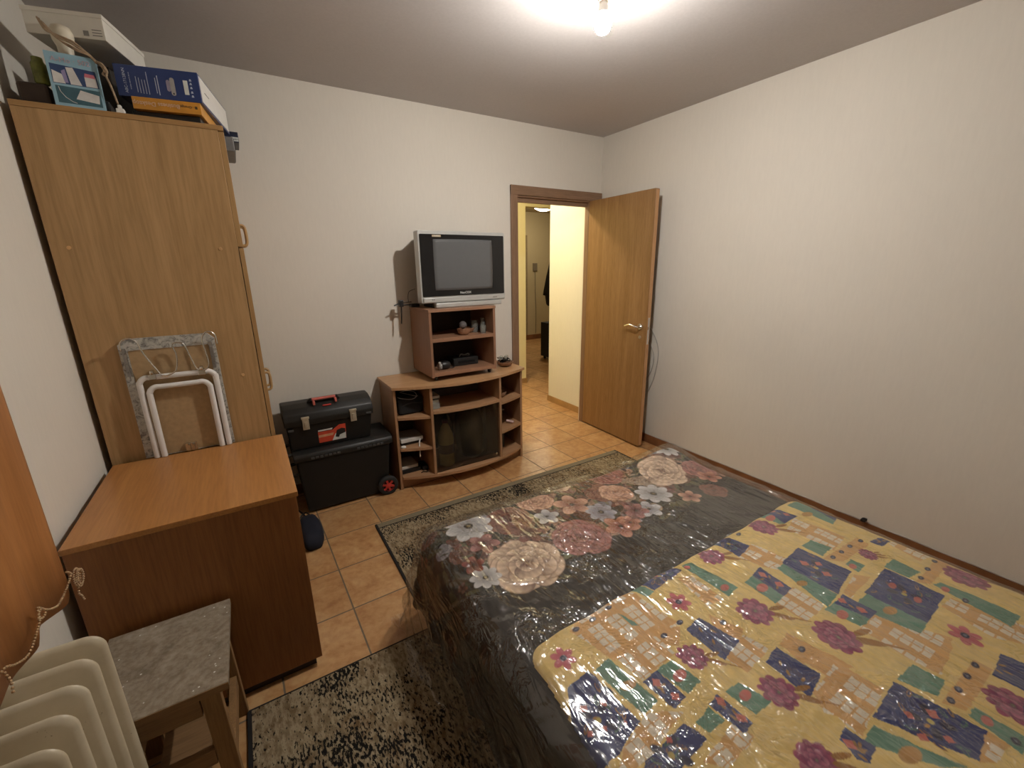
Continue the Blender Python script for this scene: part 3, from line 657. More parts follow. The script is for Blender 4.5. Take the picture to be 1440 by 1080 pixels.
# ---- contents of the small media cabinet
def bowl(x, y, z, r, h, name, label, cat, col, gap=.004):
    b = nb(); lathe(b, [(0, 0), (r*.55, 0), (r*.85, h*.35), (r, h), (r-gap, h), (r*.8, h*.4), (r*.5, gap*1.5), (0, gap*1.5)], (x, y, z), 28)
    return tag(obj(name, b, plain(name+' ware', col, .5, var=.2, nscale=60), auto=50), label, cat)
bowl(1.277, 2.72, 1.0365, .047, .042, 'pottery_bowl', 'brown pottery bowl holding a glass ball, upper shelf of the media cabinet', 'bowl', (.36, .19, .11))
bowl(1.345, 2.80, 1.0365, .050, .036, 'shallow_bowl', 'shallow brown bowl behind the pottery bowl', 'bowl', (.30, .16, .09))
b = nb(); lathe(b, [(.027*math.sin(math.radians(a)), -.027*math.cos(math.radians(a))) for a in range(0, 181, 15)], (1.272, 2.72, 1.0365+.068), 20, cap=False)
tag(obj('glass_ball', b, glass('dark clear glass', (.55, .5, .5), .05, .8), smooth=True), 'clear glass ball resting in the pottery bowl', 'glass ball')
def tumbler(x, y, z, r, h, label, m=None, grp=None):
    b = nb(); lathe(b, [(0, 0), (r*.85, 0), (r, h), (r-.0025, h), (r*.82, .008), (0, .008)], (x, y, z), 22)
    return tag(obj('drinking_glass', b, m or glass('clear tumbler', (.86, .88, .84), .03, .86), auto=50), label, 'glass', grp)
tumbler(1.395, 2.79, 1.0365, .030, .082, 'clear tumbler nearest the bowls on the upper shelf of the media cabinet')
tumbler(1.425, 2.715, 1.0365, .024, .052, 'short clear tumbler in front of two taller glasses')
tumbler(1.452, 2.77, 1.0365, .018, .100, 'tall narrow glass beside the right side panel of the media cabinet')
t = thing('set_top_box', 'black set-top box on the lower shelf of the media cabinet', 'set-top box', (1.31, 2.80, .8065))
obj('case', Box(1.205, 1.400, 2.755, 2.90, .8085, .862, .003), plain('soft black plastic', (.008, .008, .0085), .5), t)
obj('display', Box(1.24, 1.37, 2.7535, 2.755, .825, .842), plain('smoked display', (.004, .004, .006), .1), t)
for x in (1.215, 1.39):
    b = nb(); lathe(b, [(0, 0), (.007, 0), (.007, .0022), (0, .0022)], (x, 2.77, .8063), 10); obj('foot', b, M_dark, t)
b = nb(); tube(b, smooth_path([(1.27, 2.80, .868), (1.29, 2.81, .880), (1.315, 2.80, .874), (1.335, 2.79, .884), (1.345, 2.80, .868), (1.30, 2.82, .868)], 5), .004, 6)
tag(obj('cable_coil', b, plain('grey cable', (.30, .29, .28), .5), smooth=True), 'short coiled grey cable lying on top of the set-top box', 'cable')
t = thing('webcam', 'round black and white webcam at the left of the lower shelf', 'webcam', (1.08, 2.72, .8065))
b = nb(); lathe(b, [(0, -.03), (.024, -.03), (.029, -.02), (.029, .02), (.02, .034), (0, .036)], (1.125, 2.725, .8065+.030), 20, 'x'); obj('body', b, M_black, t, auto=50)
b = nb(); lathe(b, [(.010, -.012), (.024, -.010), (.030, 0), (.026, .008), (0, .008)], (1.082, 2.715, .8065+.031), 20, 'x'); obj('white_ring', b, plain('dirty white ring', (.38, .36, .33), .4), t, auto=50)
b = nb(); tube(b, smooth_path([(1.15, 2.73, .815), (1.18, 2.72, .811), (1.2, 2.75, .811), (1.17, 2.80, .811), (1.10, 2.82, .811)], 5), .003, 6); obj('cable', b, M_black, t)

# ---- dish of odds and ends on the stand top
bowl(1.655, 2.805, .7455, .066, .036, 'wooden_dish', 'round wooden dish full of black cables and glasses on the stand top', 'dish', (.32, .17, .10))
b = nb(); random.seed(11)
for k in range(7):
    pts = [(1.655+random.uniform(-.042, .042), 2.805+random.uniform(-.04, .04), .7455+.034+random.uniform(0, .032)) for _ in range(6)]
    tube(b, smooth_path(pts, 6, True), .0032, 6, closed=True)
tag(obj('black_cable_tangle', b, plain('shiny black cable', (.015, .015, .015), .25), smooth=True), 'tangle of shiny black cable lying in the wooden dish', 'cable')
t = thing('eyeglasses', 'pair of eyeglasses resting on the cable in the wooden dish', 'glasses', (1.63, 2.79, .80))
for dx in (0, .045):
    b = nb(); tube(b, [(1.605+dx+.019*math.cos(a), 2.775, .822+.015*math.sin(a)) for a in [2*PI*k/16 for k in range(16)]], .0014, 6, closed=True); obj('rim', b, M_chrome, t)
    b = nb(); lathe(b, [(0, 0), (.018, 0)], (1.605+dx, 2.7752, .822), 16, 'y', cap=False); bmesh.ops.transform(b, matrix=Matrix.Translation((0, 0, .822)) @ Matrix.Diagonal((1, 1, .8, 1)) @ Matrix.Translation((0, 0, -.822)), verts=b.verts); bmesh.ops.solidify(b, geom=b.faces, thickness=.001); obj('lens', b, glass('clear tumbler'), t)
b = nb(); tube(b, [(1.586, 2.775, .825), (1.585, 2.84, .815)], .0014, 6); obj('temple', b, M_chrome, t)
b = nb(); tube(b, [(1.669, 2.775, .825), (1.672, 2.84, .812)], .0014, 6); obj('temple', b, M_chrome, t)

# ---- contents of the stand
t = thing('black_bag', 'black soft bag filling the top left compartment of the stand', 'bag', (.85, 2.85, .531))
b = Box(.768, .945, 2.71, 2.96, .531, .655, .022, 4); obj('body', b, plain('black bag cloth', (.010, .010, .011), .85), t, smooth=True)
b = nb(); tube(b, smooth_path([(.80, 2.712, .600), (.86, 2.706, .612), (.93, 2.708, .60)], 5), .004, 6); obj('zip', b, M_black, t)
b = nb(); tube(b, smooth_path([(.765, 2.70, .668), (.80, 2.71, .650), (.86, 2.70, .640), (.895, 2.70, .655), (.885, 2.71, .685), (.84, 2.73, .695), (.79, 2.74, .690)], 6)+smooth_path([(.895, 2.70, .655), (.905, 2.70, .658)], 2), .0022, 6)
tag(obj('grey_cable', b, plain('grey cable', (.30, .29, .28), .5), smooth=True), 'thin grey cable looped over the black bag', 'cable')
t = thing('router', 'flat white router in the middle left compartment of the stand', 'router', (.85, 2.80, .306))
b = Box(.768, .925, 2.715, 2.87, .330, .358, .003); obj('case', b, plain('greyish white plastic', (.60, .58, .55), .4), t)
b = Box(.772, .921, 2.722, 2.866, .3581, .3605, .001); obj('top_cover', b, plain('router grey cover', (.24, .215, .19), .4), t)
b = Box(.775, .918, 2.73, 2.85, .3065, .330, .002); obj('dark_base', b, M_black, t)
b = nb(); lathe(b, [(0, 0), (.016, 0), (.018, .005), (.014, .011), (0, .012)], (.778, 2.700, .306), 16)
tag(obj('white_puck', b, M_white, auto=50), 'small round white cap in front of the white router', 'cap')
b = nb(); tube(b, smooth_path([(.900, 2.70, .345), (.888, 2.684, .335), (.880, 2.668, .315), (.876, 2.655, .28), (.874, 2.652, .235)], 6), .0042, 8)
tag(obj('white_cable', b, M_white, smooth=True), 'short white cable hanging over the middle left shelf edge', 'cable')
t = thing('dvd_drive', 'flat black device with a pale top in the bottom left compartment', 'device', (.84, 2.80, .0985))
obj('case', Box(.760, .895, 2.72, 2.90, .0985, .128, .002), M_black, t); obj('pale_cover', Box(.762, .880, 2.73, 2.88, .1281, .150, .002), plain('pale cover', (.55, .52, .47), .4), t)
t = thing('power_adapter', 'black power adapter beside the flat device in the bottom left compartment', 'power adapter', (.925, 2.76, .0985))
obj('body', Box(.902, .945, 2.70, 2.80, .0985, .132, .004), M_black, t)
b = nb(); tube(b, smooth_path([(.925, 2.70, .11), (.93, 2.675, .105), (.915, 2.66, .104), (.90, 2.68, .103), (.88, 2.67, .103)], 5), .003, 6); obj('cable', b, M_black, t)
def stack(items):
    for (nm, lab, x0, x1, y0, y1, z0, z1, col) in items: tag(obj(nm, Box(x0, x1, y0, y1, z0, z1, .002), plain(nm+' finish', col, .45)), lab, nm.replace('_', ' '))
stack([('plastic_case', 'grey plastic case lowest at the left of the wide upper compartment', .975, 1.035, 2.64, 2.78, .5585, .600, (.22, .22, .20)),
       ('cassette', 'pale cassette on the grey plastic case', .975, 1.032, 2.645, 2.75, .6005, .620, (.42, .42, .38)),
       ('notebook', 'dark notebook between cassette and white case', .975, 1.040, 2.65, 2.78, .6205, .634, (.06, .06, .06)),
       ('white_case', 'thin white case topmost of the little stack', .975, 1.038, 2.64, 2.76, .6345, .652, (.50, .49, .45))])
tag(obj('dark_board', Box(1.06, 1.46, 2.90, 3.00, .5585, .615, .003), plain('very dark brown board', (.05, .03, .02), .6)), 'long dark box at the back of the wide upper compartment', 'box')
# bottles behind the film
def bottle(x, y, z, r, h, label, liquid, cap_c, grp=None):
    t = thing('plastic_bottle', label, 'bottle', (x, y, z), group=grp)
    prof = [(0, .004), (r*.7, 0), (r, .015), (r, h*.30), (r*.95, h*.36), (r, h*.42), (r, h*.62), (r*.9, h*.72), (r*.55, h*.86), (r*.30, h*.93), (r*.30, h*.97)]
    b = nb(); lathe(b, prof, (x, y, z), 24, cap=False); obj('body', b, liquid, t, smooth=True)
    b = nb(); lathe(b, [(0, h*1.01), (r*.34, h*1.01), (r*.36, h), (r*.36, h*.95), (r*.30, h*.95)], (x, y, z), 18, cap=False); obj('cap', b, cap_c, t, auto=40)
    b = nb(); lathe(b, [(r*1.01, h*.30), (r*.965, h*.36), (r*1.01, h*.42), (r*1.01, h*.50)], (x, y, z), 24, cap=False); obj('label_band', b, plain('brown label', (.12, .08, .05), .5), t, smooth=True)
rc = plain('dark red cap', (.16, .02, .025), .4)
bottle(1.088, 2.70, .0985, .056, .345, 'plastic bottle of yellow oil with a red cap, nearest the divider', plain('yellow oil bottle', (.46, .37, .15), .2, var=.1), rc)
bottle(1.180, 2.88, .0985, .045, .345, 'darker bottle with a red cap standing behind the yellow one', plain('dark bottle', (.05, .035, .02), .15), rc)
def jar():
    t = thing('glass_demijohn', 'large dark glass jar wrapped in clear film in the wide lower compartment', 'jar', (1.34, 2.79, .0985))
    b = nb(); lathe(b, [(0, .004), (.09, 0), (.105, .02), (.108, .22), (.095, .30), (.055, .345), (.042, .36), (.042, .39), (.05, .40), (.05, .415), (0, .415)], (1.34, 2.80, .0985), 28); obj('body', b, plain('dark jar glass', (.04, .033, .02), .18), t, auto=60)
    b = nb(); rnd = random.Random(5); R = []
    for j in range(15):
        z = .0985+.42*j/14; ring = []
        for i in range(40):
            a = 2*PI*i/40; rr = .117+.006*mnoise.noise(Vector((3*math.cos(a), 3*math.sin(a), z*16)))+.004*math.sin(9*a+z*30)
            ring.append(b.verts.new((1.34+rr*math.cos(a), 2.80+rr*math.sin(a), z)))
        R.append(ring)
    for A_, B_ in zip(R, R[1:]):
        for i in range(40): b.faces.new((A_[i], A_[(i+1) % 40], B_[(i+1) % 40], B_[i]))
    obj('clear_film', b, glass('cling film', (.9, .88, .82), .12, .92), t, smooth=True)
jar()
# right hand compartments
bowl(1.565, 2.74, .5285, .052, .040, 'small_bowl', 'small pale brown bowl in the top right compartment of the stand', 'bowl', (.34, .22, .14))
t = thing('perfume_bottle', 'small dark bottle with pale label in the middle right compartment', 'bottle', (1.535, 2.72, .2985))
b = nb(); lathe(b, [(0, 0), (.020, 0), (.022, .006), (.022, .06), (.010, .075), (.010, .09), (0, .09)], (1.535, 2.72, .2985), 16); obj('body', b, plain('brown glass', (.12, .05, .025), .15), t, auto=50)
b = nb(); lathe(b, [(0, .09), (.013, .09), (.013, .108), (0, .108)], (1.535, 2.72, .2985), 14); obj('cap', b, M_black, t)
b = nb(); tube(b, [(1.525, 2.74, .425), (1.595, 2.735, .418)], .007, 10); tube(b, [(1.56, 2.74, .3), (1.56, 2.738, .42)], .006, 8)
tag(obj('hand_mixer_rod', b, plain('grey plastic rod', (.25, .23, .22), .4)), 'grey plastic T-shaped rod behind the small dark bottle', 'rod')
b = nb(); tube(b, [(1.618, 2.735, .322), (1.665, 2.70, .309)], .0105, 12); tag(obj('pink_tube', b, plain('pink plastic', (.55, .36, .33), .4)), 'small pink tube lying on the middle right shelf', 'tube')
b = nb(); lathe(b, [(0, 0), (.012, 0), (.014, .012), (.008, .022), (0, .024)], (1.527, 2.685, .2985), 14); tag(obj('bottle_top', b, M_chrome, auto=50), 'small shiny cap in front of the small dark bottle', 'cap')
tag(obj('black_speaker', Box(1.52, 1.60, 2.74, 2.86, .0985, .225, .005), plain('soft black plastic', (.008, .008, .0085), .5)), 'black box in the bottom right compartment of the stand', 'box')

# ================================================================== tool chest and toolbox
bp = plain('black tool box plastic', (.005, .0048, .0045), .55, var=.15, bmp=.15); lidm = plain('charcoal lid plastic', (.013, .0125, .0115), .45, var=.1, bmp=.15)
red = plain('red plastic', (.50, .045, .035), .4)
def chest():
    t = thing('wheeled_tool_chest', 'large black wheeled tool chest on the floor beside the stand', 'tool chest', (.41, 2.86, 0))
    b = hexa([(.150, 2.715, .012), (.655, 2.715, .012), (.655, 2.985, .012), (.150, 2.985, .012), (.125, 2.702, .365), (.690, 2.702, .365), (.690, 3.00, .365), (.125, 3.00, .365)], .010); obj('body', b, bp, t)
    b = nb(); pr = [(2.690, .365), (2.690, .392), (2.70, .410), (2.73, .422), (2.98, .422), (3.01, .41), (3.012, .365)]; prism(b, pr, .110, .706, 'x', .006, 2); obj('lid', b, lidm, t, auto=40)
    for x0, x1 in ((.205, .385), (.475, .655)):
        b = nb()
        for k in range(7): box(b, x0+k*.025, x0+k*.025+.018, 2.684, 2.692, .372+.002*(k % 2), .386, .002)
        obj('latch_grip', b, plain('worn grey latch', (.06, .06, .06), .4), t)
    for (yy, nm) in ((2.692, 'wheel'), (3.0, 'wheel')):
        wx, wz, r = .648, .067, .067
        b = nb(); lathe(b, [(r*.62, -.014), (r*.9, -.016), (r, -.010), (r, .010), (r*.9, .016), (r*.62, .014)], (wx, yy, wz), 32, 'y', cap=False); wh_ = obj(nm, b, plain('rubber tyre', (.018, .018, .018), .7), t, auto=50)
        b = nb(); lathe(b, [(r*.66, -.013), (r*.66, .010), (r*.54, .010), (r*.54, -.012)], (wx, yy, wz), 32, 'y', cap=False); lathe(b, [(0, -.016), (r*.22, -.015), (r*.24, .01), (0, .01)], (wx, yy, wz), 20, 'y')
        for k in range(6):
            a = PI/3*k+.3; M = Matrix.Translation((wx, yy, wz)) @ Matrix.Rotation(a, 4, 'Y'); box(b, 0.008, r*.60, -.013, .004, -.0065, .0065, M=M)
        obj('hub', b, red, wh_)
        b = nb(); lathe(b, [(0, -.006), (r*.63, -.006), (r*.63, .012), (0, .012)], (wx, yy, wz), 24, 'y'); obj('hub_back', b, M_dark, wh_)
    hm = plain('grey handle tube', (.045, .042, .04), .35)
    b = nb(); tube(b, smooth_path([(.118, 2.76, .40), (.085, 2.76, .395), (.068, 2.76, .37), (.066, 2.76, .32), (.068, 2.76, .285), (.085, 2.76, .262), (.128, 2.76, .262)], 5), .010, 10); tube(b, [(.074, 2.76, .28), (.074, 2.94, .28)], .010, 10); tube(b, smooth_path([(.118, 2.94, .40), (.085, 2.94, .395), (.068, 2.94, .37), (.066, 2.94, .32), (.068, 2.94, .285), (.085, 2.94, .262), (.128, 2.94, .262)], 5), .010, 10)
    obj('pull_handle', b, hm, t, smooth=True)
chest()
def toolbox():
    t = thing('toolbox', 'black toolbox with steel latches and red sticker standing on the wheeled chest', 'toolbox', (.345, 2.83, .4225))
    obj('body', hexa([(.112, 2.750, .4225), (.580, 2.750, .4225), (.580, 2.965, .4225), (.112, 2.965, .4225), (.098, 2.728, .600), (.598, 2.728, .600), (.598, 2.985, .600), (.098, 2.985, .600)], .008), bp, t)
    b = nb(); pr = [(2.718, .585), (2.716, .620), (2.728, .655), (2.765, .686), (2.82, .700), (2.89, .700), (2.95, .686), (2.985, .655), (2.995, .62), (2.993, .585)]; prism(b, pr, .090, .606, 'x', .006, 2); obj('lid', b, lidm, t, auto=35)
    b = nb(); box(b, .235, .425, 2.800, 2.825, .695, .708, .002); tube(b, [(.245, 2.815, .705), (.250, 2.79, .722), (.41, 2.79, .722), (.415, 2.815, .705)], .009, 8); obj('handle', b, M_black, t)
    b = nb(); tube(b, [(.262, 2.784, .7225), (.398, 2.784, .7225)], .0085, 8); box(b, .262, .275, 2.745, 2.785, .694, .716, .002); box(b, .388, .401, 2.745, 2.785, .694, .716, .002); obj('handle_grip', b, plain('faded red plastic', (.55, .14, .11), .4), t)
    b = nb(); box(b, .315, .365, 2.748, 2.760, .678, .686, .002); obj('lid_badge', b, red, t)
    for x in (.205, .480):
        b = nb(); box(b, x-.018, x+.018, 2.708, 2.722, .560, .635, .002); box(b, x-.022, x+.022, 2.704, 2.720, .628, .640, .002); box(b, x-.008, x+.008, 2.702, 2.71, .575, .612, .002)
        obj('latch', b, plain('brass steel latch', (.62, .55, .42), .35, .55), t)
    b = nb(); box(b, .105, .135, 2.712, 2.722, .560, .572, .002); box(b, .560, .592, 2.712, 2.722, .590, .602, .002); obj('side_clip', b, plain('worn grey latch', (.06, .06, .06), .4), t)
    # sticker follows the slightly sloping front
    def yz(z): return 2.750-(z-.4225)*(.022/.1775)-.0012
    def quad(name, P, m_, d=0):
        b = nb(); A_ = [b.verts.new((x, yz(z)-d, z)) for x, z in P]; B_ = [b.verts.new((x, yz(z)+.001, z)) for x, z in P]; n = len(P); b.faces.new(A_); b.faces.new(B_[::-1])
        for i in range(n): b.faces.new((A_[i], B_[i], B_[(i+1) % n], A_[(i+1) % n]))
        bmesh.ops.recalc_face_normals(b, faces=b.faces); return obj(name, b, m_, t)
    s = quad('sticker', [(.268, .446), (.428, .446), (.430, .548), (.392, .548), (.352, .520), (.266, .520)], plain('red sticker', (.60, .07, .035), .35))
    def sub(name, P, m_, d): o = quad(name, P, m_, d); o.parent = s; o.location = wloc(t)-wloc(s)+o.location if False else o.location; return o
    quad('white_panel', [(.345, .447), (.427, .447), (.428, .49), (.40, .505), (.365, .49)], plain('label white', (.66, .68, .64), .5), .0004)
    quad('tool_picture', [(.365, .468), (.385, .462), (.392, .478), (.426, .488), (.426, .515), (.405, .522), (.375, .512), (.370, .49)], M_dark, .0008)
    quad('yellow_strip', [(.268, .482), (.350, .484), (.358, .500), (.268, .498)], plain('peach strip', (.68, .36, .20), .4), .0004)
    quad('white_strip', [(.268, .524), (.348, .524), (.352, .534), (.268, .532)], plain('label white', (.66, .68, .64), .5), .0004)
toolbox()
# floor clutter between cabinet and chest
b = nb(); tube(b, smooth_path([(.09, 2.80, .006), (.12, 2.70, .006), (.10, 2.63, .008), (.15, 2.62, .02), (.13, 2.69, .03), (.09, 2.68, .01), (.075, 2.60, .006)], 6), .005, 8)
tag(obj('black_cable', b, M_black, smooth=True), 'black cable lying on the tiles beside the wheeled chest', 'cable')
def bundle():
    b = nb(); cs = [(.115, 2.50), (.115, 2.30)]; R = []
    for j, (f, s_) in enumerate(((0, .9), (.2, 1.0), (.6, .98), (.88, .85), (1.0, .5))):
        ring = []
        for i in range(28):
            a = 2*PI*i/28; k = 1+.05*math.sin(3*a+j); ring.append(b.verts.new((.130+.058*s_*k*abs(math.cos(a))**.5*(1 if math.cos(a) > 0 else -1), 2.445+.145*s_*k*abs(math.sin(a))**.6*(1 if math.sin(a) > 0 else -1), .002+.085*f)))
        R.append(ring)
    for A_, B_ in zip(R, R[1:]):
        for i in range(28): b.faces.new((A_[i], A_[(i+1) % 28], B_[(i+1) % 28], B_[i]))
    b.faces.new(R[-1]); b.faces.new(R[0][::-1])
    tag(obj('cloth_bundle', b, plain('navy cloth', (.007, .009, .020), .85, bmp=.3), smooth=True), 'navy blue cloth bundle on the tiles beside the low cabinet', 'cloth')
bundle()

# ================================================================== stool
M_stool = wood('raw pine', (.33, .185, .075), (.20, .11, .045), 'z', .6, 1.2); M_stoolx = wood('raw pine rail', (.30, .17, .075), (.18, .10, .045), 'x', .6, 1.2)
def stool():
    t = thing('wooden_stool', 'worn wooden stool with a stained grey top between cabinet and radiator', 'stool', (-.335, 1.32, 0))
    m, nt, b_ = _nt('stained stool top'); setp(b_, .6)
    v = coords(nt); a = noise(nt, v, 9, 5, .65, .8); f = noise(nt, v, 60, 4, .6)
    c = ramp(nt, a, [(.3, (.15, .115, .075)), (.5, (.27, .215, .15)), (.68, (.40, .335, .25))]); c = mixc(nt, .3, c, ramp(nt, f, [(.4, (.12, .085, .05)), (.6, (.36, .32, .27))]))
    vo = nt.nodes.new('ShaderNodeTexVoronoi'); vo.inputs['Scale'].default_value = 55; nt.links.new(v, vo.inputs['Vector'])
    gate = math_(nt, 'MULTIPLY', math_(nt, 'LESS_THAN', vo.outputs['Distance'], .13), math_(nt, 'GREATER_THAN', noise(nt, v, 14, 2), .56)); c = mixc(nt, gate, c, (.68, .66, .62))
    nt.links.new(c, b_.inputs['Base Color'])
    obj('seat', Box(-.490, -.188, 1.150, 1.498, .428, .450, .002), m, t)
    obj('seat_edge', Box(-.491, -.187, 1.1475, 1.1495, .4285, .449), M_stoolx, t)
    for x0, x1 in ((-.470, -.424), (-.256, -.212)):
        for y0, s_ in ((1.168, -1), (1.452, 1)):
            dx = .010 if x0 > -.3 else -.010
            obj('leg', hexa([(x0+dx, y0+s_*.006, 0), (x1+dx, y0+s_*.006, 0), (x1+dx, y0+.026+s_*.006, 0), (x0+dx, y0+.026+s_*.006, 0), (x0, y0, .4275), (x1, y0, .4275), (x1, y0+.026, .4275), (x0, y0+.026, .4275)], .002), M_stool, t)
    for y0 in (1.170, 1.456): obj('apron', Box(-.422, -.258, y0, y0+.020, .355, .4275, .0015), M_stoolx, t)
    for x0 in (-.466, -.236): obj('apron', Box(x0, x0+.020, 1.196, 1.450, .355, .4275, .0015), M_stool, t)
    for y0 in (1.166, 1.458): obj('stretcher', Box(-.424, -.252, y0, y0+.020, .185, .235, .0015), M_stoolx, t)
    for x0 in (-.468, -.232): obj('stretcher', Box(x0, x0+.020, 1.190, 1.458, .13, .18, .0015), M_stool, t)
    obj('foot_board', Box(-.40, -.28, 1.19, 1.455, .13, .145, .001), M_stoolx, t)
stool()

# ================================================================== radiator
def radiator():
    t = thing('radiator', 'cream ribbed radiator under the window on the left wall', 'radiator', (-.45, .78, .10))
    m, nt, b_ = _nt('old cream enamel'); setp(b_, .42)
    v = coords(nt); c = ramp(nt, noise(nt, v, 8, 5, .6), [(.3, (.54, .46, .32)), (.7, (.68, .60, .45))]); c = mixc(nt, math_(nt, 'GREATER_THAN', noise(nt, v, 40, 4, .7), .68), c, (.34, .27, .17)); nt.links.new(c, b_.inputs['Base Color'])
    X0, X1, Z0, Z1 = -.530, -.364, .12, .752
    for i in range(11):
        y = 1.098-.0655*i
        b = nb()
        # thin lip following the rounded outline, flanks sloping in to the hubs of the neighbours
        rings = []
        for dy, ins in ((-.0325, .062), (-.026, .050), (-.016, .026), (-.008, .009), (-.0035, .001), (.0035, 0), (.008, .009), (.016, .026), (.026, .050), (.0325, .062)):
            ring = rrect(X0+ins, X1-ins, Z0+ins, Z1-ins, max(.034-ins*.2, .02), 7); rings.append([b.verts.new((x, y+dy, z)) for x, z in ring])
        n = len(rings[0])
        for A_, B_ in zip(rings, rings[1:]):
            for k in range(n): q = (k+1) % n; b.faces.new((A_[k], A_[q], B_[q], B_[k]))
        b.faces.new(rings[0]); b.faces.new(rings[-1]); bmesh.ops.recalc_face_normals(b, faces=b.faces)
        for zc in (.685, .185): lathe(b, [(0, -.0325), (.024, -.0325), (.030, -.029), (.030, .029), (.024, .0325), (0, .0325)], (-.447, y, zc), 20, 'y')
        obj('section', b, m, t, auto=60)
    for y in (1.05, .55):
        b = nb(); box(b, LX+.001, -.50, y-.01, y+.01, .60, .615); obj('wall_bracket', b, m, t)
    b = nb(); tube(b, smooth_path([(-.455, 1.128, .185), (-.455, 1.14, .185), (-.50, 1.142, .185), (-.53, 1.142, .16), (-.53, 1.142, .08), (-.53, 1.142, 0)], 4), .011, 10); obj('supply_pipe', b, m, t, smooth=True)
radiator()

# ================================================================== curtain
def curtain():
    t = thing('curtain', 'orange-brown curtain with gold bead trim hanging at the left wall', 'curtain', (-.34, .6, .93))
    m, nt, b_ = _nt('orange brown satin'); setp(b_, .42, 0, .4); v = coords(nt, (8, 8, .8)); v2 = coords(nt, (60, 60, 5))
    c = ramp(nt, noise(nt, v, 3, 4, .6), [(.3, (.34, .135, .04)), (.7, (.47, .20, .065))]); c = mixc(nt, .25, c, ramp(nt, noise(nt, v2, 3, 2), [(.3, (.26, .10, .03)), (.7, (.52, .23, .08))])); nt.links.new(c, b_.inputs['Base Color']); pass
    def hem(y):
        P = [(.05, .968), (.698, .970), (.805, .956), (.816, .957), (.832, .978), (.872, .962), (.905, .950), (.930, .944), (.948, .950), (.960, .975)]
        for (a, za), (b2, zb) in zip(P, P[1:]):
            if a <= y <= b2: return za+(zb-za)*(y-a)/(b2-a)
        return .968 if y < .05 else .975
    b = nb(); cols = []
    ys = [.05+(.958-.05)*i/120 for i in range(121)]
    for s_, off in ((0, 0), (1, .0015)):
        G = []
        for y in ys:
            h0 = hem(y); yy = y+ (.006*(1-math.cos(0)) )
            col = []
            for j in range(13):
                z = h0+(2.44-h0)*j/12; f = (z-.9)/1.5
                x = -.340+.005*math.sin(y*22+.5)*(1+f)*min(1, (.96-y)*4)+.002*math.sin(y*55+z)-off
                dy = .012*f if y > .9 else 0
                col.append(b.verts.new((x, y+dy*(y-.9)/.05, z)))
            G.append(col)
        cols.append(G)
    F_, K_ = cols
    for i in range(120):
        for j in range(12):
            b.faces.new((F_[i][j], F_[i+1][j], F_[i+1][j+1], F_[i][j+1])); b.faces.new((K_[i+1][j], K_[i][j], K_[i][j+1], K_[i+1][j+1]))
        b.faces.new((F_[i+1][0], F_[i][0], K_[i][0], K_[i+1][0])); b.faces.new((F_[i][12], F_[i+1][12], K_[i+1][12], K_[i][12]))
    for j in range(12): b.faces.new((F_[120][j], K_[120][j], K_[120][j+1], F_[120][j+1])); b.faces.new((K_[0][j], F_[0][j], F_[0][j+1], K_[0][j+1]))
    obj('fabric', b, m, t, smooth=True)
    gm = plain('gold bead braid', (.52, .36, .20), .35, .3, var=.3, nscale=150)
    def beads(bm, pts, r=.0021, step=.0042):
        P = smooth_path(pts, 10); acc = 0; last = P[0]
        for p in P:
            if (p-last).length >= step:
                last = p; bmesh.ops.create_icosphere(bm, subdivisions=1, radius=r, matrix=Matrix.Translation(p))
    X = -.328
    b = nb(); beads(b, [(X, .943, .990), (X, .925, .984), (X, .904, .981), (X, .887, .980), (X, .870, .981), (X, .850, .990), (X, .833, 1.002), (X, .815, 1.019), (X, .812, 1.005), (X, .803, .998), (X, .794, .995), (X, .772, .988), (X, .751, .988), (X, .725, 1.000), (X, .699, 1.016), (X, .66, 1.010), (X, .60, .992), (X, .50, 1.01)])
    beads(b, [(X, .833, 1.002), (X, .820, 1.012), (X, .808, 1.006), (X, .82, .998), (X, .838, 1.0)]); beads(b, [(X, .699, 1.016), (X, .705, .99), (X, .70, .975)])
    obj('bead_trim', b, gm, t)
    b = nb(); rnd = random.Random(2)
    for k in range(4):
        cy, cz, r = .957+rnd.uniform(-.003, .003), .972+rnd.uniform(-.004, .004), .0145+rnd.uniform(-.003, .003)
        beads(b, [(X+.002*k, cy+r*math.cos(a)*(.8+.1*k), cz+r*math.sin(a)) for a in [2*PI*q/10 for q in range(11)]], .0016, .0034)
    beads(b, [(X, .957, .958), (X, .949, .945), (X, .956, .936), (X, .962, .922)], .0018); beads(b, [(X, .947, .985), (X, .94, .995), (X, .93, 1.003)], .002)
    obj('bead_tassel', b, gm, t)
    b = nb(); tube(b, [(-.34, -.05, 2.452), (-.34, 1.05, 2.452)], .012, 12)
    for y in (.0, 1.0): box(b, LX, -.34, y-.008, y+.008, 2.445, 2.46)
    tag(obj('curtain_rod', b, M_chrome), 'metal curtain rod fixed to the left wall above the curtain', 'curtain rod')
curtain()

